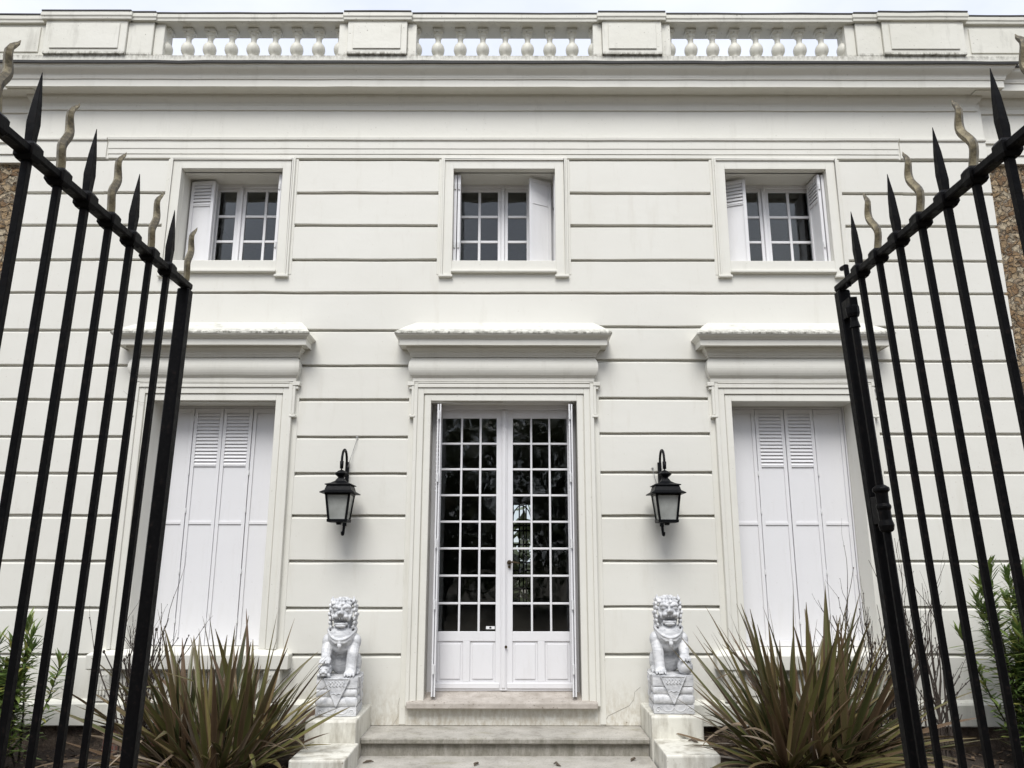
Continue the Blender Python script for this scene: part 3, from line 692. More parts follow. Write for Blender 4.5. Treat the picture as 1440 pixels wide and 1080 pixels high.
t = MB(); worn_slab(t, -1.108, 1.168, 6.545, YW + .02, .242, .288); t.build('tread', 'step', steps, SB)
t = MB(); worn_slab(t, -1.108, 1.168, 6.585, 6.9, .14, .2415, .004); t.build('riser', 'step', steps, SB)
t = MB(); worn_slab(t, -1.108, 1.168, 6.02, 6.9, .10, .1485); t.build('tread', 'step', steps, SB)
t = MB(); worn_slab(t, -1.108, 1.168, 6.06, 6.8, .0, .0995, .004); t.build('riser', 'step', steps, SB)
def pier(x0, x1, yfu, zt, lx0, lx1, yfl, zl, label):
    pb = ((x0 + x1) / 2, 6.5, 0)
    o = thing('stair_pier', label, 'pier', pb, 'stepped piers flanking the front steps')
    m = MB(); m.prism_x([(yfu, -.05), (yfu - .004, zt - .02), (yfu + .004, zt), (YW - .001, zt + .006), (YW - .001, -.05)], x0, x1)
    m.build('upper_block', 'pier', o, pb, bevel=.012, seg=2)
    m = MB(); m.prism_x([(yfl, -.05), (yfl, zl - .004), (yfl + .01, zl), (yfu - .003, zl + .004), (yfu - .003, -.05)], lx0, lx1)
    m.build('lower_block', 'pier', o, pb, bevel=.012, seg=2)
pier(-1.505, -1.110, 6.35, .455, -1.478, -1.085, 5.84, .290, 'cream stepped pier under the lion that has a cub at its paw')
pier(1.172, 1.580, 6.46, .472, 1.182, 1.570, 5.94, .302, 'cream stepped pier under the lion that rests a paw on a ball')
leafgroup = 'dry leaf scraps on the front steps'
for n_, (x, y, z, rz, l) in enumerate(((-1.0, 6.36, .150, .4, 'curled dark leaf scrap on the lower step by the cub lion pier'), (-.18, 6.30, .150, 1.2, 'small dark leaf scrap in the middle of the lower step'), (.42, 6.30, .150, 2.2, 'dark curled leaf on the lower step right of its middle'), (1.02, 6.44, .150, .9, 'twisted dark leaf at the right end of the lower step'), (1.46, 6.33, .306, 2.6, 'small black leaf lying on the lower block below the ball lion'))):
    lm = MB(); pts = [(-.045, 0, .004), (-.02, .008, .012), (.01, -.004, .016), (.04, .004, .007)]
    lm.tube([Vector(q) * random.uniform(.8, 1.2) for q in pts], [.003, .010, .009, .002], 5)
    o = lm.build('fallen_leaf', 'litter' if n_ < 0 else 'bark'); o.location = (x, y, z); o.rotation_euler.z = rz; tag(o, l, 'leaf', leafgroup)

# ------------------------------------------------------------------ guardian lions
def lion(name, label, loc, side, rz=0):
    o = thing(name, label, 'statue', loc, 'marble guardian lions on the stair piers', rz)
    # carved pedestal, z from 0 to .285, local front at y=-.18
    ph = .285; hx, hy = .158, .175
    pd = MB()
    pd.box(-hx, hx, -hy, hy, 0, .066)
    for sg in (-1, 1):           # scrolls on the base slab
        for face in ('f', 's'):
            pts = []
            for q in range(22):
                a = q / 21 * 2.4 * math.pi; rr = .022 * (1 - q / 26)
                pts.append((sg * (.125 - rr * math.cos(a)), .032 + rr * math.sin(a)))
            if face == 'f': pd.tube([(x, -hy - .001, z) for x, z in pts], .0045, 5)
            else: pd.tube([(sg * (hx + .001), x * 1.05, z) for x, z in pts], .0045, 5)
    for face in (0, 1):
        for k_ in (-1, 1):
            arc = [(k_ * .047 + .045 * math.cos(math.pi + math.pi * q / 10), .052 + .034 * math.sin(math.pi + math.pi * q / 10)) for q in range(11)]
            if face == 0: pd.tube([(x, -hy - .001, z) for x, z in arc], .004, 5)
            else:
                for sg in (-1, 1): pd.tube([(sg * (hx + .001), x, z) for x, z in arc], .004, 5)
    def cushion(z0, z1, e):
        prof = [(e * math.sin(math.pi * i / 8) ** .6 - .012, z0 + (z1 - z0) * i / 8) for i in range(9)]
        rows = []; nb = 7
        vs = []; per = []
        for pz, z in prof:
            ring = []
            for (ax, ay, bx, by) in ((-hx, -hy, hx, -hy), (hx, -hy, hx, hy), (hx, hy, -hx, hy), (-hx, hy, -hx, -hy)):
                for q in range(24):
                    u = q / 24; x = ax + (bx - ax) * u; y = ay + (by - ay) * u
                    lob = .6 + .4 * abs(math.sin(u * math.pi * 4)) ** .5
                    nx_, ny_ = (0, -1) if by == ay == -hy else ((1, 0) if ax == bx == hx else ((0, 1) if by == ay else (-1, 0)))
                    cr = min(u, 1 - u) * 2; ee = pz * lob
                    ring.append((x + nx_ * ee, y + ny_ * ee, z))
            vs += ring
        n = 96; fs = [(i * n + k_, i * n + (k_ + 1) % n, (i + 1) * n + (k_ + 1) % n, (i + 1) * n + k_) for i in range(8) for k_ in range(n)] + [tuple(range(n))[::-1], tuple(8 * n + k_ for k_ in range(n))]
        pd.add(vs, fs)
    cushion(.067, .142, .022); cushion(.142, .205, .016)
    pd.box(-hx - .002, hx + .002, -hy - .002, hy + .002, .206, ph)
    pd.box(-hx + .006, hx - .006, -hy + .006, hy - .006, ph, ph + .004)
    # triangular cloth drape on the front and sides
    pd.prism_y([(-.098, ph - .004), (.098, ph - .004), (0, .075)], -hy - .016, -hy + .02)
    for a_, b_ in (((-.098, ph - .006), (0, .075)), ((0, .075), (.098, ph - .006)), ((-.098, ph - .006), (.098, ph - .006))):
        pd.tube([(a_[0], -hy - .016, a_[1]), (b_[0], -hy - .016, b_[1])], .006, 5)
    for k_ in range(5):
        xc = -.052 + .026 * k_; pd.tube([(xc - .008, -hy - .016, .262), (xc + .004, -hy - .02, .248), (xc - .004, -hy - .02, .232), (xc + .008, -hy - .017, .222)], .0055, 5)
    pd.tube([(-.04, -hy - .017, .165), (-.02, -hy - .018, .172), (0, -hy - .018, .164), (.02, -hy - .018, .172), (.04, -hy - .017, .165)], .004, 5)
    for sg in (-1, 1):
        tri = [(-.098, ph - .004), (.098, ph - .004), (0, .085)]; vs = [(sg * (hx + .014), y, z) for y, z in tri] + [(sg * (hx - .02), y, z) for y, z in tri]
        pd.add(vs, [(0, 1, 2), (5, 4, 3), (0, 3, 4, 1), (1, 4, 5, 2), (2, 5, 3, 0)])
        for k_ in range(3): pd.tube([(sg * (hx + .014), -.03 + .03 * k_, .262), (sg * (hx + .018), -.022 + .03 * k_, .24), (sg * (hx + .014), -.032 + .03 * k_, .222)], .005, 5)
    pd.build('pedestal', 'marble', o, bevel=.004, seg=2)
    # animal: one continuous surface out of overlapping masses, voxel-remeshed
    m = MB(); z0 = ph; E = lambda c_, r_, rot=None, nu=16, nv=12: m.ell((c_[0], c_[1], c_[2] + z0), r_, rot, nu, nv)
    T = lambda pts, rad, n=12: m.tube([(a_, b_, c_ + z0) for a_, b_, c_ in pts], rad, n)
    rx = lambda d: Matrix.Rotation(R(d), 3, 'X'); ry = lambda d: Matrix.Rotation(R(d), 3, 'Y'); rzm = lambda d: Matrix.Rotation(R(d), 3, 'Z')
    E((0, .075, .115), (.115, .095, .125)); E((0, .05, .22), (.105, .095, .12)); E((0, -.005, .30), (.112, .095, .10))
    E((0, -.080, .300), (.104, .072, .088)); E((0, -.05, .235), (.085, .075, .07))                        # swelling chest
    for sg in (-1, 1):
        E((sg * .108, .06, .085), (.048, .088, .085)); E((sg * .118, .0, .028), (.038, .06, .028))      # haunch and hind paw
        for k_ in range(3): E((sg * .118 + (k_ - 1) * .022, -.055, .020), (.012, .016, .015))
        E((sg * .112, -.03, .262), (.046, .055, .062))              # shoulder
    for sg in (-1, 1):                                              # forelegs
        raised = (sg == side)
        if raised:
            T([(sg * .105, -.03, .25), (sg * .110, -.075, .20), (sg * .108, -.115, .155), (sg * .105, -.135, .138)], [.048, .046, .038, .036]); pz, py, px = .130, -.140, sg * .105
        else:
            T([(sg * .102, -.035, .25), (sg * .097, -.075, .17), (sg * .092, -.090, .09), (sg * .090, -.105, .035)], [.050, .047, .042, .044]); pz, py, px = .030, -.125, sg * .090
        E((px, py, pz), (.047, .042, .028))
        for k_ in range(4):
            tx = px + (k_ - 1.5) * .023; E((tx, py - .034, pz - .006), (.0115, .018, .017)); E((tx, py - .050, pz - .016), (.008, .010, .010))
    # tail and back tuft
    E((0, .165, .20), (.05, .03, .09)); E((0, .16, .30), (.035, .03, .05))
    # collar, ribbons and bell
    ring = [(.110 * math.cos(a_), -.02 - .139 * math.sin(a_), .358 - .075 * max(0, math.sin(a_)) ** 1.5) for a_ in [math.pi * q / 18 for q in range(-2, 21)]]
    T(ring, .0105, 6)
    ring2 = [(.111 * math.cos(a_), -.022 - .132 * math.sin(a_), .336 - .075 * max(0, math.sin(a_)) ** 1.5) for a_ in [math.pi * q / 18 for q in range(-1, 20)]]
    T(ring2, .0085, 6)
    E((0, -.158, .240), (.018, .016, .021)); E((0, -.158, .264), (.013, .012, .013)); E((0, -.16, .218), (.009, .008, .008))
    for sg in (-1, 1):
        for q in range(3): T([(sg * .008, -.156, .266), (sg * .035, -.150, .270 + .012 * (q - 1)), (sg * .064, -.132, .282 + .016 * (q - 1))], [.005, .007, .003], 6)
        T([(sg * .055, -.075, .395), (sg * .05, -.105, .365), (sg * .047, -.118, .335)], [.010, .008, .010], 8); E((sg * .047, -.120, .328), (.013, .012, .013))
    # head
    E((0, -.010, .42), (.080, .066, .085)); E((0, -.055, .495), (.086, .082, .082)); E((0, -.06, .535), (.072, .070, .062))
    E((0, -.130, .482), (.054, .040, .026)); E((0, -.158, .490), (.032, .024, .022)); E((0, -.176, .496), (.024, .014, .014))     # muzzle, nose
    for sg in (-1, 1):
        E((sg * .014, -.178, .489), (.010, .009, .009))
        E((sg * .036, -.146, .466), (.026, .026, .020), ry(sg * 18)); E((sg * .058, -.118, .450), (.018, .026, .024))                # flews, mouth corners
        E((sg * .041, -.122, .513), (.027, .010, .020)); E((sg * .041, -.134, .513), (.0185, .017, .0145))                         # eyes
        T([(sg * .010, -.140, .530), (sg * .036, -.146, .541), (sg * .066, -.118, .536), (sg * .074, -.10, .52)], [.010, .016, .014, .006], 8)   # brows
        T([(sg * .072, -.105, .515), (sg * .078, -.10, .480), (sg * .066, -.11, .452)], [.010, .014, .010], 8)                       # cheek
        T([(sg * .070, -.045, .565), (sg * .088, -.05, .592), (sg * .086, -.056, .618)], [.022, .016, .005], 8)                      # ears
        for tq in range(3): T([(sg * (.010 + .017 * tq), -.152 + .008 * tq, .456), (sg * (.010 + .017 * tq), -.152 + .008 * tq, .432 if tq == 2 else .440)], [.0075, .003], 6)
    E((0, -.118, .400), (.060, .042, .015), rx(-8)); E((0, -.138, .391), (.042, .028, .015)); E((0, -.12, .39), (.02, .02, .016))      # lower jaw, chin beard
    T([(-.052, -.125, .412), (-.03, -.152, .409), (0, -.160, .408), (.03, -.152, .409), (.052, -.125, .412)], .006, 6)
    # mane: rows of curls framing the face and covering the crown
    for sg in (-1, 1):
        for q in range(7):
            zz = .375 + .034 * q; xx = .098 - .004 * abs(q - 3) + (.006 if q % 2 else 0)
            for d_, yy in ((0, -.075), (1, -.035), (2, .01)):
                a_ = [2.0 * math.pi * u / 9 for u in range(10)]
                cx_, cy_, cz_ = sg * (xx + .002 * d_), yy + .004 * (q % 2), zz - .006 * d_
                T([(cx_ + sg * .010 * (1 - u / 12), cy_ + .015 * (1 - u / 14) * math.cos(a), cz_ + .015 * (1 - u / 14) * math.sin(a)) for u, a in enumerate(a_)], .0075, 6)
                E((cx_, cy_, cz_), (.012, .017, .017), None, 10, 8)
        for q in range(4): T([(sg * .100, -.06 + .02 * q, .372), (sg * .112, -.055 + .022 * q, .352), (sg * .108, -.06 + .022 * q, .33)], [.011, .010, .004], 6)
    for ri, (rr, zz, cnt) in enumerate(((.078, .563, 9), (.055, .588, 7), (.026, .600, 4))):
        for q in range(cnt):
            a_ = 2 * math.pi * (q + .5 * (ri % 2)) / cnt; E((rr * math.cos(a_), -.055 + rr * math.sin(a_) * .95, zz), (.021, .021, .016), None, 10, 8)
    for q in range(5): E((-.036 + .018 * q, -.128 + .004 * abs(q - 2), .556 - .003 * abs(q - 2)), (.010, .010, .011), None, 8, 6)
    for q in range(6): E((random.uniform(-.08, .08), .10 + random.uniform(0, .05), .40 - .04 * q), (.03, .03, .03), None, 10, 8)
    b_ = m.build('lion_body', 'marble', o)
    rm_ = b_.modifiers.new('remesh', 'REMESH'); rm_.mode = 'VOXEL'; rm_.voxel_size = .0042; rm_.use_smooth_shade = True
    sm_ = b_.modifiers.new('smooth', 'SMOOTH'); sm_.factor = .5; sm_.iterations = 2
    q_ = MB()
    if name == 'guardian_lion' and side > 0:
        q_.ell((.108, -.128, ph + .062), (.062, .062, .062), None, 28, 18); q_.build('ball', 'marble', o, smooth=True)
    else:
        E2 = lambda c_, r_: q_.ell((c_[0] + side * .108, c_[1] - .125, c_[2] + ph), r_, None, 14, 10)
        E2((0, 0, .05), (.052, .05, .048)); E2((0, -.045, .055), (.042, .03, .034)); E2((0, -.072, .048), (.024, .016, .016)); E2((0, -.062, .024), (.034, .02, .012))
        for sg in (-1, 1): E2((sg * .020, -.068, .070), (.009, .008, .008)); E2((sg * .042, -.03, .082), (.012, .010, .014)); E2((sg * .038, -.05, .018), (.016, .02, .018)); E2((sg * .02, -.078, .040), (.013, .010, .010))
        c_ = q_.build('cub', 'marble', o); rm_ = c_.modifiers.new('remesh', 'REMESH'); rm_.mode = 'VOXEL'; rm_.voxel_size = .004; rm_.use_smooth_shade = True
    return o
lion('guardian_lion', 'grey white marble guardian lion pressing its paw on a small cub', (-1.308, 6.645, .459), -1, R(3))
lion('guardian_lion', 'grey white marble guardian lion resting its paw on a round ball', (1.372, 6.675, .477), 1, R(-3))

# ------------------------------------------------------------------ wall lanterns
def lantern(label, x, side, wire):
    yl = 6.76; o = thing('wall_lantern', label, 'lantern', (x, YW, 1.9), 'black lanterns beside the front door')
    LB = (0, 0, 0)
    br = MB(); wx = -side * .03 * 0 + side * .035   # wall rod sits slightly to the outer side seen from the steps
    Z = lambda z: z - 1.9; Y = lambda y: y - YW
    br.box(-.016, .016, Y(6.972), Y(6.998), Z(1.95), Z(2.52))
    arch = [(0, Y(6.965), Z(2.05)), (0, Y(6.955), Z(2.40))] + [(0, Y(6.955) - .10 + .10 * math.cos(a_), Z(2.505) + .11 * math.sin(a_)) for a_ in [math.pi * q / 14 for q in range(0, 15)]] + [(0, Y(6.755), Z(2.47))]
    br.tube(arch, .011, 8)
    br.tube([(0, Y(6.755), Z(2.50)), (0, Y(6.755), Z(2.435))], [.017, .015], 8); br.tube([(0, Y(6.755), Z(2.44)), (0, Y(6.755), Z(2.40))], .006, 6)
    br.tube([(0, Y(6.975), Z(2.06)), (0, Y(6.965), Z(1.93)), (0, Y(6.95), Z(1.885)), (0, Y(6.925), Z(1.875)), (0, Y(6.91), Z(1.895))], [.013, .012, .012, .015, .013], 8)
    br.tube([(0, Y(6.96), Z(2.05)), (0, Y(6.88), Z(2.03)), (0, Y(6.80), Z(2.0))], .009, 6)
    br.ell((0, Y(6.96), Z(2.42)), (.022, .022, .022))
    br.build('bracket', 'lampiron', o, smooth=True)
    cy = Y(6.755)
    rf = MB()
    rf.lathe([(.008, 2.425 - 1.9), (.03, 2.415 - 1.9), (.05, 2.40 - 1.9), (.062, 2.392 - 1.9), (.050, 2.378 - 1.9), (.03, 2.362 - 1.9), (.026, 2.345 - 1.9)], (0, cy, 0), 8)
    for (a_, za, b_, zb) in ((.026, 2.352, .042, 2.325), (.042, 2.325, .075, 2.305), (.075, 2.305, .114, 2.293), (.114, 2.293, .116, 2.286), (.100, 2.286, .118, 2.228), (.148, 2.222, .118, 2.240), (.148, 2.214, .148, 2.222)):
        lo, hi = ((b_, zb), (a_, za)) if zb < za else ((a_, za), (b_, zb))
        rf.frustum((lo[0], lo[0]), lo[1] - 1.9, (hi[0], hi[0]), hi[1] - 1.9, (0, cy))
    rf.build('roof', 'lampiron', o, bevel=.002)
    fm = MB(); ht, hb, zt, zb = .100, .074, 2.213 - 1.9, 1.995 - 1.9
    for sx in (-1, 1):
        for sy in (-1, 1): fm.tube([(sx * ht, cy + sy * ht, zt), (sx * hb, cy + sy * hb, zb)], .0135, 4)
    fm.frustum((hb + .012, hb + .012), zb - .024, (hb + .014, hb + .014), zb, (0, cy)); fm.frustum((ht + .01, ht + .01), zt - .012, (ht + .012, ht + .012), zt, (0, cy)); fm.lathe([(.02, zb - .045), (.03, zb - .024)], (0, cy, 0), 8)
    fm.build('lantern_frame', 'lampiron', o, bevel=.002)
    for k_ in range(4):
        pm = MB(); a_ = math.pi / 2 * k_; ca, sa = math.cos(a_), math.sin(a_)
        vs = [(-ht, -ht, zt - .013), (ht, -ht, zt - .013), (hb, -hb, zb + .001), (-hb, -hb, zb + .001), (-ht + .004, -ht + .005, zt - .013), (ht - .004, -ht + .005, zt - .013), (hb - .004, -hb + .005, zb + .001), (-hb + .004, -hb + .005, zb + .001)]
        pm.add([(vx * ca - vy * sa, cy + vx * sa + vy * ca, vz) for vx, vy, vz in vs], [(0, 3, 2, 1), (4, 5, 6, 7), (0, 1, 5, 4), (1, 2, 6, 5), (2, 3, 7, 6), (3, 0, 4, 7)])
        pm.build('glass_pane', 'frost', o)
    if wire:
        wm = MB(); wm.tube([(.075, Y(6.99), Z(2.745)), (.07, Y(6.975), Z(2.70)), (.045, Y(6.985), Z(2.62)), (.03, Y(6.96), Z(2.55)), (.012, Y(6.96), Z(2.47))], .003, 5); wm.ell((.075, Y(6.993), Z(2.748)), (.012, .010, .010)); wm.build('cable', 'wire', o)
    else:
        wm = MB(); wm.ell((-.062, Y(6.995), Z(2.47)), (.010, .008, .010)); wm.tube([(-.06, Y(6.985), Z(2.46)), (-.045, Y(6.985), Z(2.38)), (-.03, Y(6.985), Z(2.33))], .003, 5); wm.build('cable', 'wire', o)
lantern('black metal wall lantern with a loose cable rising to the wall groove', -1.412, -1, True)
lantern('black metal wall lantern with no long loose cable, by the ball lion', 1.418, 1, False)

# ------------------------------------------------------------------ iron gates
def gate(label, X, flame_even, bolt, lean):      # lean: the leaf hangs out of plumb, its top nearer the path
    o = thing('iron_gate', label, 'gate', (X - math.tan(lean) * 2.513, 1.06, 0), 'open iron gate leaves'); o.rotation_euler.y = lean
    GB = (X, 1.06, 0); ZR = 2.513
    L = lambda x, y, z: (x - GB[0], y - GB[1], z - GB[2])
    t = MB(); t.box(X - .016, X + .016, 1.06, 2.370, ZR - .011, ZR + .011); t.build('top_rail', 'iron', o, GB, bevel=.004)
    for z in (.55, .12):
        t = MB(); t.box(X - .018, X + .018, 1.08, 2.33, z - .015, z + .015); t.build('lower_rail', 'iron', o, GB, bevel=.004)
    t = MB(); t.box(X - .019, X + .019, 2.333, 2.370, .06, ZR - .0135); t.build('stile', 'iron', o, GB, bevel=.004)
    t = MB(); t.box(X - .021, X + .021, 1.04, 1.082, .03, ZR - .0135); t.build('stile', 'iron', o, GB, bevel=.004)
    h = .0080
    def bar(spear):
        m = MB(); m.box(-h, h, -h, h, .13, ZR - .0135)
        for a_, za, b_, zb in ((.016, ZR - .022, .0215, ZR - .013), (.0215, ZR - .013, .0215, ZR + .013), (.0215, ZR + .013, .015, ZR + .022)): m.frustum((a_, a_ * .85), za, (b_, b_ * .85), zb)
        if spear:
            m.frustum((.0085, .0085), ZR + .022, (.0098, .0098), ZR + .06); m.frustum((.0098, .0098), ZR + .06, (.0070, .0070), ZR + .125); m.frustum((.0070, .0070), ZR + .125, (.0008, .0008), ZR + .197)
        return m
    def flame():
        m = MB(); n = 20; pts = []; rad = []
        key = [(0, 0), (.28, -.012), (.58, .016), (.80, .007), (1, .030)]; krad = [(0, .0108), (.25, .0104), (.4, .0114), (.6, .0108), (.8, .0086), (.93, .005), (1, .001)]
        def lerp(K, u, sm):
            for (a_, va), (b_, vb) in zip(K, K[1:]):
                if u <= b_ + 1e-9: t_ = (u - a_) / (b_ - a_); t_ = t_ * t_ * (3 - 2 * t_) if sm else t_; return va + (vb - va) * t_
        for q in range(n + 1):
            u = q / n; pts.append((.003 * math.sin(u * 7), lerp(key, u, True), ZR + .018 + .196 * u)); rad.append(lerp(krad, u, False))
        m.tube(pts, rad, 5); return m
    sb = fb = ff = None
    ys = [2.330 - (.119 if bolt else .1155) * k_ for k_ in range(0, 11)]
    for k_, y in enumerate(ys):
        fl_ = (k_ % 2 == 0) == flame_even
        if k_ == 0:
            if bolt: continue
            f0 = flame().build('flame_finial', 'gold', o, smooth=False); f0.location = L(X, 2.351, 0); ff = f0; continue
        if fl_:
            if fb is None: fb = bar(False).build('bar', 'iron', o, bevel=.002); b_ = fb
            else: b_ = inst(fb, o)
            b_.location = L(X, y, 0)
            if ff is None: ff = flame().build('flame_finial', 'gold', b_, smooth=False); ff.location = (0, 0, 0)
            else: inst(ff, b_, (0, 0, 0))
        else:
            if sb is None: sb = bar(True).build('bar', 'iron', o, bevel=.002); b_ = sb
            else: b_ = inst(sb, o)
            b_.location = L(X, y, 0)
    if bolt:
        t = MB(); yb = 2.288; xb = X - .005
        t.tube([(xb, yb, .15), (xb, yb, ZR - .10)], .0115, 8); t.tube([(xb, yb, ZR - .02), (xb, yb, ZR + .05)], .008, 8)
        t.tube([(xb, yb, ZR + .046), (xb + .0, yb + .03, ZR + .05)], .008, 8)
        t.box(xb - .012, xb + .012, yb - .016, 2.332, ZR - .115, ZR - .06); t.lathe([(.017, -.02), (.02, -.01), (.02, .01), (.015, .02)], (xb, yb, ZR - .10), 10)
        t.lathe([(.016, 0), (.012, .02)], (xb, yb, ZR - .155), 10)
        t.build('bolt_rod', 'iron', o, GB)
        t = MB(); t.lathe([(.013, 1.735), (.019, 1.74), (.022, 1.755), (.018, 1.77), (.018, 1.80), (.021, 1.803), (.021, 1.812), (.017, 1.816), (.018, 1.85), (.024, 1.853), (.024, 1.863), (.012, 1.872)], (xb, yb - .003, .0), 12)
        t.box(xb - .015, xb + .015, yb, 2.332, 1.76, 1.84)
        t.build('lock_case', 'iron', o, GB, bevel=.002)
    return o
gate('open black iron gate leaf with a gilded flame on its free end stile', -.971, True, False, R(1.0))
gate('open black iron gate leaf carrying a long vertical bolt and lock', 1.139, True, True, R(-2.9))

# ------------------------------------------------------------------ planting
def blade(mb, base, az, th0, length, wd, bend, twist=0., n=11, fold=.35, kink=None):
    if mb.uv is None: mb.uv = []
    p = Vector(base); o = len(mb.v); th = th0; side = Vector((-math.sin(az), math.cos(az), 0))
    for i in range(n + 1):
        u = i / n
        th = th0 + bend * u * u
        if kink and u > kink[0]: th += kink[1]
        d = Vector((math.sin(th) * math.cos(az), math.sin(th) * math.sin(az), math.cos(th)))
        s_ = (side * math.cos(twist * u) + d.cross(side) * math.sin(twist * u)).normalized(); nrm = s_.cross(d).normalized()
        wv = wd * (.62 + .38 * min(1, u * 2.5)) * (1 if u < .5 else max(.02, (1 - (u - .5) / .5)) ** .75)
        for k_, (a_, b_) in enumerate(((-.5, fold), (0, 0), (.5, fold))):
            mb.v.append(tuple(p + s_ * wv * a_ - nrm * wv * b_ * -.5)); mb.uv.append((k_ / 2, u))
        p = p + d * (length / n)
    for i in range(n):
        for k_ in range(2): a_ = o + i * 3 + k_; mb.f.append((a_, a_ + 1, a_ + 4, a_ + 3))
def flax(label, loc, h, n, seed):
    rnd = random.Random(seed); o = thing('flax_plant', label, 'plant', loc, 'bronze flax clumps in front of the house')
    m = MB(); d = MB()
    fans = [(rnd.uniform(-.24, .24), rnd.uniform(-.20, .20)) for q in range(9)]
    for i in range(n):
        fx, fy = fans[i % 9]; u = rnd.random() ** .85
        az = rnd.uniform(0, 2 * math.pi); 
        if rnd.random() < .6: az = math.atan2(fy, fx) + rnd.gauss(0, .9)
        th = R(2) + R(74) * u; L_ = h * rnd.uniform(.60, 1.05) * (1 - .16 * u)
        kink = (rnd.uniform(.5, .85), rnd.uniform(.5, 1.4)) if rnd.random() < .06 else None
        blade(m, (fx + rnd.uniform(-.04, .04), fy + rnd.uniform(-.04, .04), rnd.uniform(-.05, .03)), az, th, L_, rnd.uniform(.038, .066), rnd.uniform(.05, .60) * (.25 + u), rnd.uniform(-.9, .9), n=12, fold=rnd.uniform(.25, .6), kink=kink)
    for i in range(int(n * .30)):
        az = rnd.uniform(0, 2 * math.pi); r0 = rnd.uniform(.10, .30)
        blade(d, (r0 * math.cos(az), r0 * math.sin(az), rnd.uniform(-.05, .03)), az + rnd.uniform(-.4, .4), R(rnd.uniform(30, 92)), h * rnd.uniform(.35, .75), rnd.uniform(.016, .036), rnd.uniform(.2, 1.2), rnd.uniform(-1.8, 1.8), fold=.5, kink=(rnd.uniform(.3, .8), rnd.uniform(.2, 1.0)) if rnd.random() < .4 else None)
    m.build('leaves', 'flax', o, smooth=True); d.build('withered_leaves', 'deadflax', o, smooth=True)
    return o
flax('lower bronze flax clump beside the lion with the cub', (-2.10, 6.06, .14), 1.17, 235, 11)
flax('taller bronze flax clump beside the lion with the ball', (2.23, 6.06, .17), 1.28, 280, 23)

def twigs(label, loc, n, h, spread, seed, group='bare twiggy shrubs by the house wall'):
    rnd = random.Random(seed); o = thing('bare_shrub', label, 'shrub', loc, group); m = MB()
    def grow(p, d, L_, r_, lev):
        pts = [p]; rad = [r_]; k_ = 5
        for i in range(k_):
            d = (d + Vector((rnd.gauss(0, .10), rnd.gauss(0, .10), rnd.gauss(.03, .05)))).normalized(); p = p + d * L_ / k_; pts.append(p); rad.append(r_ * (1 - .5 * (i + 1) / k_))
            if rnd.random() < .5: m.ell(p, (r_ * 1.3, r_ * 1.3, r_ * 1.7), None, 5, 4)
            if lev < 2 and rnd.random() < (.62 if lev == 0 else .3):
                nd = (d + Vector((rnd.uniform(-.6, .6), rnd.uniform(-.5, .5), .25))).normalized(); grow(p, nd, L_ * rnd.uniform(.3, .55), rad[-1] * .75, lev + 1)
        m.tube(pts, rad, 5)
    for i in range(n):
        az = rnd.uniform(0, 6.28); t_ = rnd.uniform(0, spread); grow(Vector((rnd.uniform(-.1, .1), rnd.uniform(-.06, .06), 0)), Vector((math.sin(t_) * math.cos(az), math.sin(t_) * math.sin(az) * .5, math.cos(t_))), h * rnd.uniform(.6, 1), .0088, 0)
    m.build('twigs', 'twig', o); return o
twigs('low bare twig shrub behind the gate end, left of the lower flax', (-2.88, 6.55, .05), 20, 1.10, .38, 3)
twigs('bushy bare twig shrub right of the taller flax', (2.98, 6.45, .05), 27, 1.25, .40, 5)
twigs('sparse bare twig shrub seen between the bolt gate bars', (3.42, 6.40, .05), 9, 1.30, .22, 9)

def leafy(label, loc, n, h, spread, seed):
    rnd = random.Random(seed); o = thing('leafy_shrub', label, 'shrub', loc, 'green leafy shrubs by the house wall'); m = MB(); s_ = MB()
    for i in range(n):
        az = rnd.uniform(0, 6.28); t_ = rnd.uniform(.02, spread); H_ = h * rnd.uniform(.45, 1.0) * (1 - .25 * t_); p = Vector((rnd.uniform(-.22, .22), rnd.uniform(-.15, .15), 0)); d = Vector((math.sin(t_) * math.cos(az), math.sin(t_) * math.sin(az) * .6, math.cos(t_)))
        pts = [p.copy()]; k_ = 9
        for q in range(k_): d = (d + Vector((rnd.gauss(0, .06), rnd.gauss(0, .06), .03))).normalized(); p = p + d * H_ / k_; pts.append(p.copy())
        s_.tube(pts, [.008 * (1 - .75 * q / k_) + .001 for q in range(k_ + 1)], 5)
        nl = int(95 * H_)
        for q in range(nl):
            u = .22 + .78 * (q / nl) ** .8; f_ = u * k_; i0 = min(k_ - 1, int(f_)); c_ = pts[i0].lerp(pts[i0 + 1], f_ - i0); a2 = q * 2.4 + rnd.uniform(-.4, .4)
            top = q / nl > .85
            blade(m, c_, a2, R(rnd.uniform(18, 50) if top else rnd.uniform(50, 105)), rnd.uniform(.09, .155), rnd.uniform(.018, .030), rnd.uniform(.1, .8), rnd.uniform(-.6, .6), n=4, fold=.25)
    m.build('leaves', 'shrub', o, smooth=True); s_.build('stems', 'twig', o); return o
leafy('smaller green narrow leaved shrub behind the flame end gate', (-3.84, 6.35, .03), 28, 1.2, .40, 31)
leafy('large green narrow leaved shrub behind the bolt gate', (4.20, 6.35, .03), 54, 1.76, .34, 37)

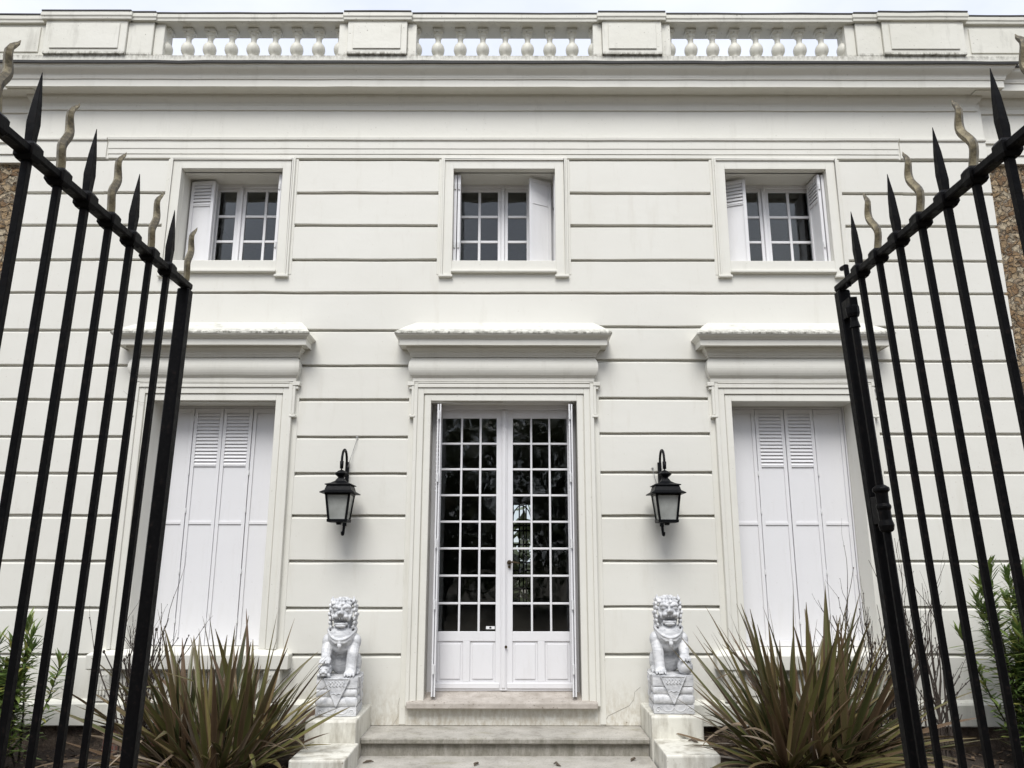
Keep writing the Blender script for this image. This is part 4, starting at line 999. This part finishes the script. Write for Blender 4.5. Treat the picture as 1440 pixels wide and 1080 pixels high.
# ------------------------------------------------------------------ ground
def grid_sheet(mb, x0, x1, y0, y1, z, nx, ny, amp, sc_):
    vs = [(x0 + (x1 - x0) * i / nx, y0 + (y1 - y0) * j / ny, z + noise.noise(((x0 + (x1 - x0) * i / nx) * sc_, (y0 + (y1 - y0) * j / ny) * sc_, 0)) * amp) for j in range(ny + 1) for i in range(nx + 1)]
    mb.add(vs, [(j * (nx + 1) + i, j * (nx + 1) + i + 1, (j + 1) * (nx + 1) + i + 1, (j + 1) * (nx + 1) + i) for j in range(ny) for i in range(nx)])
gm = MB(); gm.add([(-300, -300, -.06), (300, -300, -.06), (300, 300, -.06), (-300, 300, -.06)], [(0, 1, 2, 3)]); structure(gm.build('ground', 'gravel'))
pm = MB(); pm.box(-1.06, 1.16, -12, 6.055, -.055, -.004); structure(pm.build('path', 'gravel'))
for x0, x1 in ((-9.5, -1.08), (1.18, 9.5)):
    sm = MB(); grid_sheet(sm, x0, x1, 3.2, YW + .05, .09, 140, 70, .06, 5); structure(sm.build('garden_soil', 'soil', smooth=True))
lm = MB(); rnd = random.Random(2); lm.uv = []
for i in range(2600):
    x = rnd.choice((rnd.uniform(-5.5, -1.6), rnd.uniform(1.7, 5.5))); y = rnd.uniform(5.0, 6.95)
    blade(lm, (x, y, .095 + noise.noise((x * 5, y * 5, 0)) * .06 + rnd.uniform(0, .02)), rnd.uniform(0, 6.28), R(rnd.uniform(55, 100)), rnd.uniform(.03, .08), rnd.uniform(.015, .035), rnd.uniform(-.3, .9), rnd.uniform(-1, 1), n=3, fold=.3)
o = lm.build('leaf_litter', 'litter', smooth=True); structure(o, 'stuff'); o['label'] = 'brown dry leaves littering the garden soil'; o['category'] = 'leaf litter'
# wood across the street, only mirrored in the panes, and the garden behind the house
def wood(name, x0, x1, y0, y1, h, n, seed, label):
    rnd = random.Random(seed); m = MB(); m.uv = []
    cl = [(rnd.uniform(x0, x1), rnd.uniform(y0, y1), rnd.uniform(.12, .85) * h) for q in range(int(n / 60))]
    for i in range(n):
        c_ = rnd.choice(cl); p = Vector(c_) + Vector((rnd.gauss(0, 1.1), rnd.gauss(0, .8), rnd.gauss(0, .8))); p.z = max(.05, p.z)
        blade(m, p, rnd.uniform(0, 6.28), rnd.uniform(.3, 2.6), rnd.uniform(.35, .65), rnd.uniform(.2, .36), .3, n=2)
    o = m.build(name, 'treeleaf'); structure(o, 'stuff'); o['label'] = label; o['category'] = 'trees'; return o
wood('street_trees', -24, 24, -20, -13, 9.0, 30000, 4, 'dark leafy trees mirrored in the door panes')
wood('garden_trees', -6, 7, 20, 24, 2.2, 2500, 6, 'dark garden trees seen through the house')

# ------------------------------------------------------------------ sky, sun, camera
W_ = bpy.data.worlds.new('World'); sc.world = W_; W_.use_nodes = True
nt = W_.node_tree; nt.nodes.clear()
SUN_EL, SUN_AZ = R(53), R(188)      # azimuth measured from +Y clockwise: the sun stands behind the camera
sky = N(nt, 'ShaderNodeTexSky', sky_type='NISHITA', sun_disc=False, sun_elevation=SUN_EL, sun_rotation=SUN_AZ)
tc = N(nt, 'ShaderNodeTexCoord'); mp = N(nt, 'ShaderNodeMapping'); mp.inputs['Scale'].default_value = (1, 1, 2.2); nt.links.new(tc.outputs['Generated'], mp.inputs[0])
cl = noise_tex(nt, mp.outputs[0], 2.6, 6, .55)
cloud = mix(nt, ramp(nt, cl, [(.35, 0.), (.68, 1.)]), (6.4, 6.8, 7.9), (8.3, 8.45, 8.9))
col = mix(nt, .86, sky.outputs[0], cloud)
bg = N(nt, 'ShaderNodeBackground'); bg.inputs[1].default_value = .067; nt.links.new(col, bg.inputs[0])
wo = N(nt, 'ShaderNodeOutputWorld'); nt.links.new(bg.outputs[0], wo.inputs[0])
sl_ = bpy.data.lights.new('sun', 'SUN'); sl_.energy = 1.5; sl_.angle = R(30); sl_.color = (1, .985, .955)
so = bpy.data.objects.new('sun', sl_); COL.objects.link(so)
dirv = Vector((math.sin(SUN_AZ) * math.cos(SUN_EL), math.cos(SUN_AZ) * math.cos(SUN_EL), math.sin(SUN_EL)))
so.rotation_euler = dirv.to_track_quat('Z', 'Y').to_euler(); so.location = (0, -5, 12)

cam = bpy.data.cameras.new('camera'); co = bpy.data.objects.new('camera', cam); COL.objects.link(co)
cam.sensor_width = 36; cam.lens = 1085 / 1440 * 36; cam.clip_end = 1000; cam.clip_start = .02
co.matrix_world = Matrix.Translation((.08, 0, 1.65)) @ (Matrix.Rotation(R(90 + 12.9), 4, 'X') @ Matrix.Rotation(R(.08), 4, 'Z'))
sc.camera = co
sc.view_settings.view_transform = 'Standard'; sc.view_settings.look = 'None'; sc.view_settings.gamma = 1; sc.view_settings.exposure = 1.14
